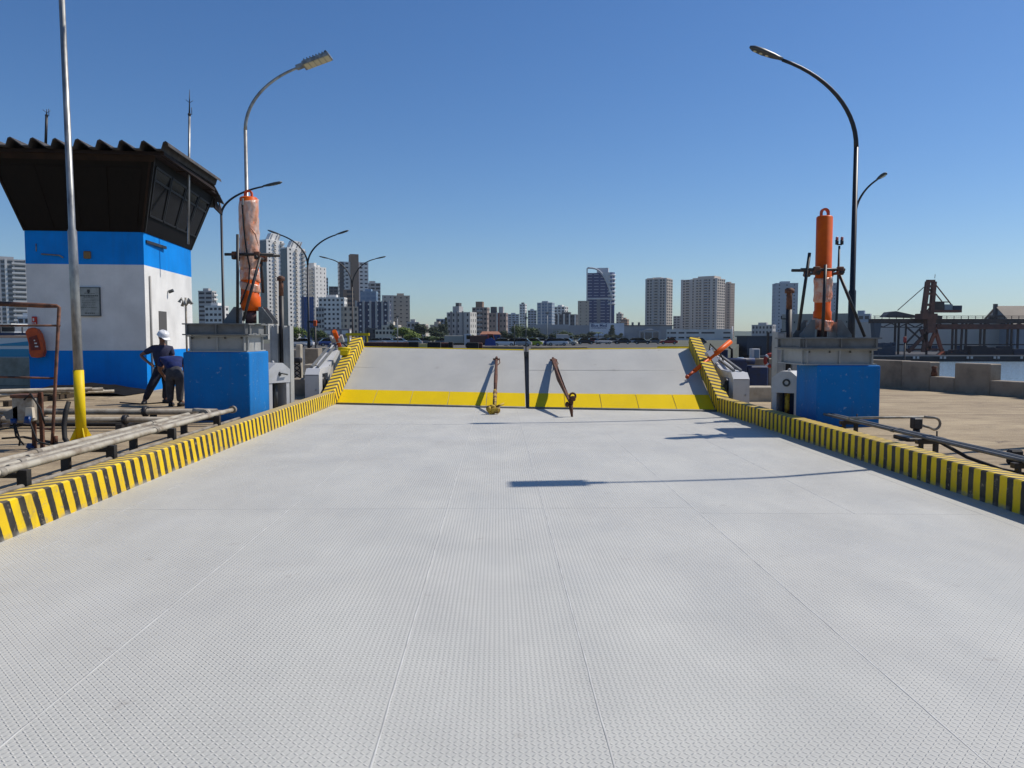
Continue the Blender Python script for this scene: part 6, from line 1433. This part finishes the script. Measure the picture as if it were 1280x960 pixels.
MB().prism([(xx(1112), Dg + 2.6, z(396)), (xx(1118), Dg + 2.6, z(389.5)), (xx(1126), Dg + 2.6, z(388.5)), (xx(1152), Dg + 2.6, z(394)), (xx(1152), Dg + 2.6, z(397))], (0, 3, 0)).build('belt_cover', mat('belt_grey', (.09, .095, .10), .7), th)
MB().box((xx(1122), Dg - .1, z(431.5)), (xx(1420), Dg + .1, z(430))).build('walkway', DK2, th)
th = thing('ship_loader', 'dark rusty ship loading crane with a twin legged tower over the conveyor gallery', 'crane', (xx(1158), Dg - 2, WT))
Y0 = Dg - 3.2
zg, xg_ = z, xx
z = lambda y: W(1200, y, Y0).z
xx = lambda px: W(px, 420, Y0).x
bar = lambda a, b_, w_, nm, m=CRN, dy=0: MB().bar((xx(a[0]), Y0 + dy, z(a[1])), (xx(b_[0]), Y0 + dy, z(b_[1])), w_, up=(0, 1, 0)).build(nm, m, th)
bar((1153, 395), (1157.5, 352), .95, 'tower_leg'); bar((1163, 395), (1165.3, 352), .95, 'tower_leg'); bar((1156, 351.6), (1166, 351.6), .7, 'head_beam')
for y in (358, 367, 381, 391): bar((1155, y), (1165, y), .6, 'cross_beam')
for a, b_ in (((1157, 358), (1164, 367)), ((1164, 381), (1156, 391))): bar(a, b_, .3, 'brace')
bar((1150, 390), (1160, 390), .5, 'cross_beam')
MB().box((xx(1150), Y0 - .8, z(399)), (xx(1169), Y0 + 2.6, z(392))).build('turntable', CRN, th)
MB().box((xx(1158), Y0 - .5, z(416)), (xx(1168), Y0 + 1.5, z(399))).build('column', CRN, th)
MB().box((xx(1164), Y0 - .6, z(390.6)), (xx(1199.5), Y0 + 1.4, z(387.5))).build('counter_jib', CRN, th)
MB().box((xx(1166), Y0 - .4, z(387.4)), (xx(1178), Y0 + 1.2, z(378))).build('machine_house', DK2, th)
MB().box((xx(1178.5), Y0 - .4, z(387.4)), (xx(1188.5), Y0 + 1.2, z(380.5))).build('machine_cabin', mat('cabin_pale', (.22, .23, .24), .6), th)
MB().box((xx(1189), Y0 - .6, z(387.4)), (xx(1199.5), Y0 + 1.4, z(382))).build('counterweight', mat('weight_blue', (.03, .035, .06), .7), th)
bar((1166, 377.5), (1186, 377.5), .25, 'handrail')
bar((1166, 354), (1188, 381), .22, 'stay'); bar((1166, 365), (1176, 377), .22, 'stay'); bar((1153, 359), (1121, 388), .16, 'stay', DK2)
for a, b_ in (((1162, 412), (1136, 440)), ((1151, 412), (1163, 438)), ((1168, 410), (1178, 440)), ((1158, 412), (1154, 440)), ((1170, 412), (1160, 438))): bar(a, b_, .7, 'portal_leg', CRN if a[0] < 1166 else mat('leg_rust', (.30, .085, .04), .8))
bar((1134, 437), (1180, 437), .5, 'sill_beam'); bar((1132, 408), (1158, 430), .35, 'brace', DK2); bar((1132, 430), (1152, 408), .35, 'brace', DK2); bar((1132, 405), (1132, 440), .35, 'portal_leg', DK2)
bar((1168, 396), (1176, 397), .8, 'platform', DK2); bar((1166, 348), (1166.5, 343), .1, 'mast', DK2)
th = thing('grab_hopper', 'heap shaped orange red hopper standing at the foot of the crane', 'hopper', (xx(1180), Y0 - 1, WT)); MB().prism([(xx(1170), Y0 - 2, WT), (xx(1190), Y0 - 2, WT), (xx(1184), Y0 - 2, z(439.5)), (xx(1176), Y0 - 2, z(439))], (0, 2, 0)).build('hopper_body', mat('hopper_red', (.26, .06, .03), .7), th)
th = thing('warehouse', 'big gabled warehouse with a brown grey roof at the right picture edge', 'warehouse', (xx(1260), 225, WT))
Dw = 225; z2 = lambda y: W(1200, y, Dw).z; x2 = lambda px: W(px, 420, Dw).x
RF = wallmat('roof_brown', (.30, .255, .20)); GB = wallmat('gable_grey', (.34, .36, .38))
xg = x2(1268); ze, zr = z2(408), W(1244, 384, 233.5).z
G_ = [(xg, Dw, WT), (xg, Dw, ze), (xg, Dw + 8.5, zr), (xg, Dw + 17, ze), (xg, Dw + 17, WT)]
MB().prism(G_, (90, 0, 0)).build('wall', GB, th)
for s_ in (0, 1):
    e_ = (Dw - .6, Dw + 8.5) if s_ == 0 else (Dw + 17.6, Dw + 8.5)
    MB().prism([(xg - .5, e_[0], ze - .35), (xg - .5, e_[1], zr + .05), (xg - .5, e_[1], zr + .4), (xg - .5, e_[0], ze)], (91, 0, 0)).build('roof', RF, th)
MB().box((xg - .9, Dw + 8, z2(400)), (xg - .05, Dw + 9, zr + 1)).build('roof_vent', DKG, th)
for y0, y1, a, b_ in ((395, 393, 5, 10), (403, 400, 5, 10), (400, 395, 9, 10)): MB().box((xg - 1.6, Dw + a, z2(y0)), (xg - .05, Dw + b_, z2(y1))).build('gable_gantry', DKG, th)
th = thing('long_warehouse', 'long low pale warehouse wall behind the trestles of the conveyor gallery', 'warehouse', (x2(1160), 232, WT)); Dl = 232; z3 = lambda y: W(1200, y, Dl).z; x3 = lambda px: W(px, 420, Dl).x
MB().box((x3(1096), Dl, WT), (x3(1420), Dl + 30, z3(402))).build('wall', wallmat('shed_pale', (.58, .52, .44)), th)
MB().prism([(x3(1160), Dl - .5, z3(401)), (x3(1228), Dl - .5, z3(401.5)), (x3(1228), Dl + 10, z3(399)), (x3(1160), Dl + 10, z3(398))], (0, 0, .3)).build('roof', wallmat('roof_olive', (.25, .24, .21)), th)
for i in range(7): MB().box((x3(1105 + i * 30), Dl - .15, WT), (x3(1112 + i * 30), Dl - .02, z3(432))).build('door', mat('door_blue', (.03, .05, .09), .7), th)
# dark material and equipment along the wharf
for px0, px1, y0, lab, m in ((1098, 1120, 428, 'dark blue grey equipment row left of the crane legs', mat('eq_blue', (.035, .05, .075), .8)), (1214, 1266, 431, 'long dark machinery block standing under the gallery', mat('eq_dark', (.022, .022, .03), .8)), (1268, 1330, 434, 'dark blue machinery block at the right picture edge', mat('eq_navy', (.025, .035, .06), .8)), (1184, 1210, 436, 'dark low equipment right of the orange red hopper', mat('eq_dark', (.022, .022, .03), .8))):
    D_ = 184; p, q_ = W(px0, y0, D_), W(px1, y0, D_); n_ = 5; pts = [(p.x, D_, WT)]
    for i in range(n_ + 1):
        x = p.x + (q_.x - p.x) * i / n_; h = p.z - rnd.uniform(0, 1.1); pts += [(x, D_, h), (min(q_.x, x + (q_.x - p.x) / n_ * .8), D_, h)] if i < n_ else [(q_.x, D_, h)]
    pts += [(q_.x, D_, WT)]
    tag(MB().prism(pts, (0, 3, 0)).build('wharf_equipment', m), lab, 'equipment', 'equipment on the wharf')
for px, y0, w_, lab in ((1131, 428, 1.3, 'short red tipped marker post left of the crane legs'),):
    p = W(px, y0, 60); q_ = W(px, 421, 60); th = thing('marker_post', lab, 'marker post', (p.x, 60, WZ)); MB().tube([(p.x, 60, WZ - .5), (p.x, 60, p.z)], .07, 8).build('pole', BLACK, th); MB().bbox((p.x - .09, 59.9, p.z), (p.x + .09, 60.1, q_.z), .02).build('lamp', mat('marker_red', (.3, .03, .02), .5), th)
# ================================================================== air
hz = bpy.data.materials.new('haze'); hz.use_nodes = True; N = hz.node_tree.nodes; N.remove(N['Principled BSDF'])
pv = N.new('ShaderNodeVolumePrincipled'); pv.inputs['Color'].default_value = (.80, .88, 1.0, 1); pv.inputs['Density'].default_value = HAZE; pv.inputs['Anisotropy'].default_value = .2
hz.node_tree.links.new(pv.outputs[0], N['Material Output'].inputs['Volume'])
if HAZE > 0: MB().box((-1700, -300, WZ - 7), (2000, 2600, 160)).build('haze', hz, kind='stuff')
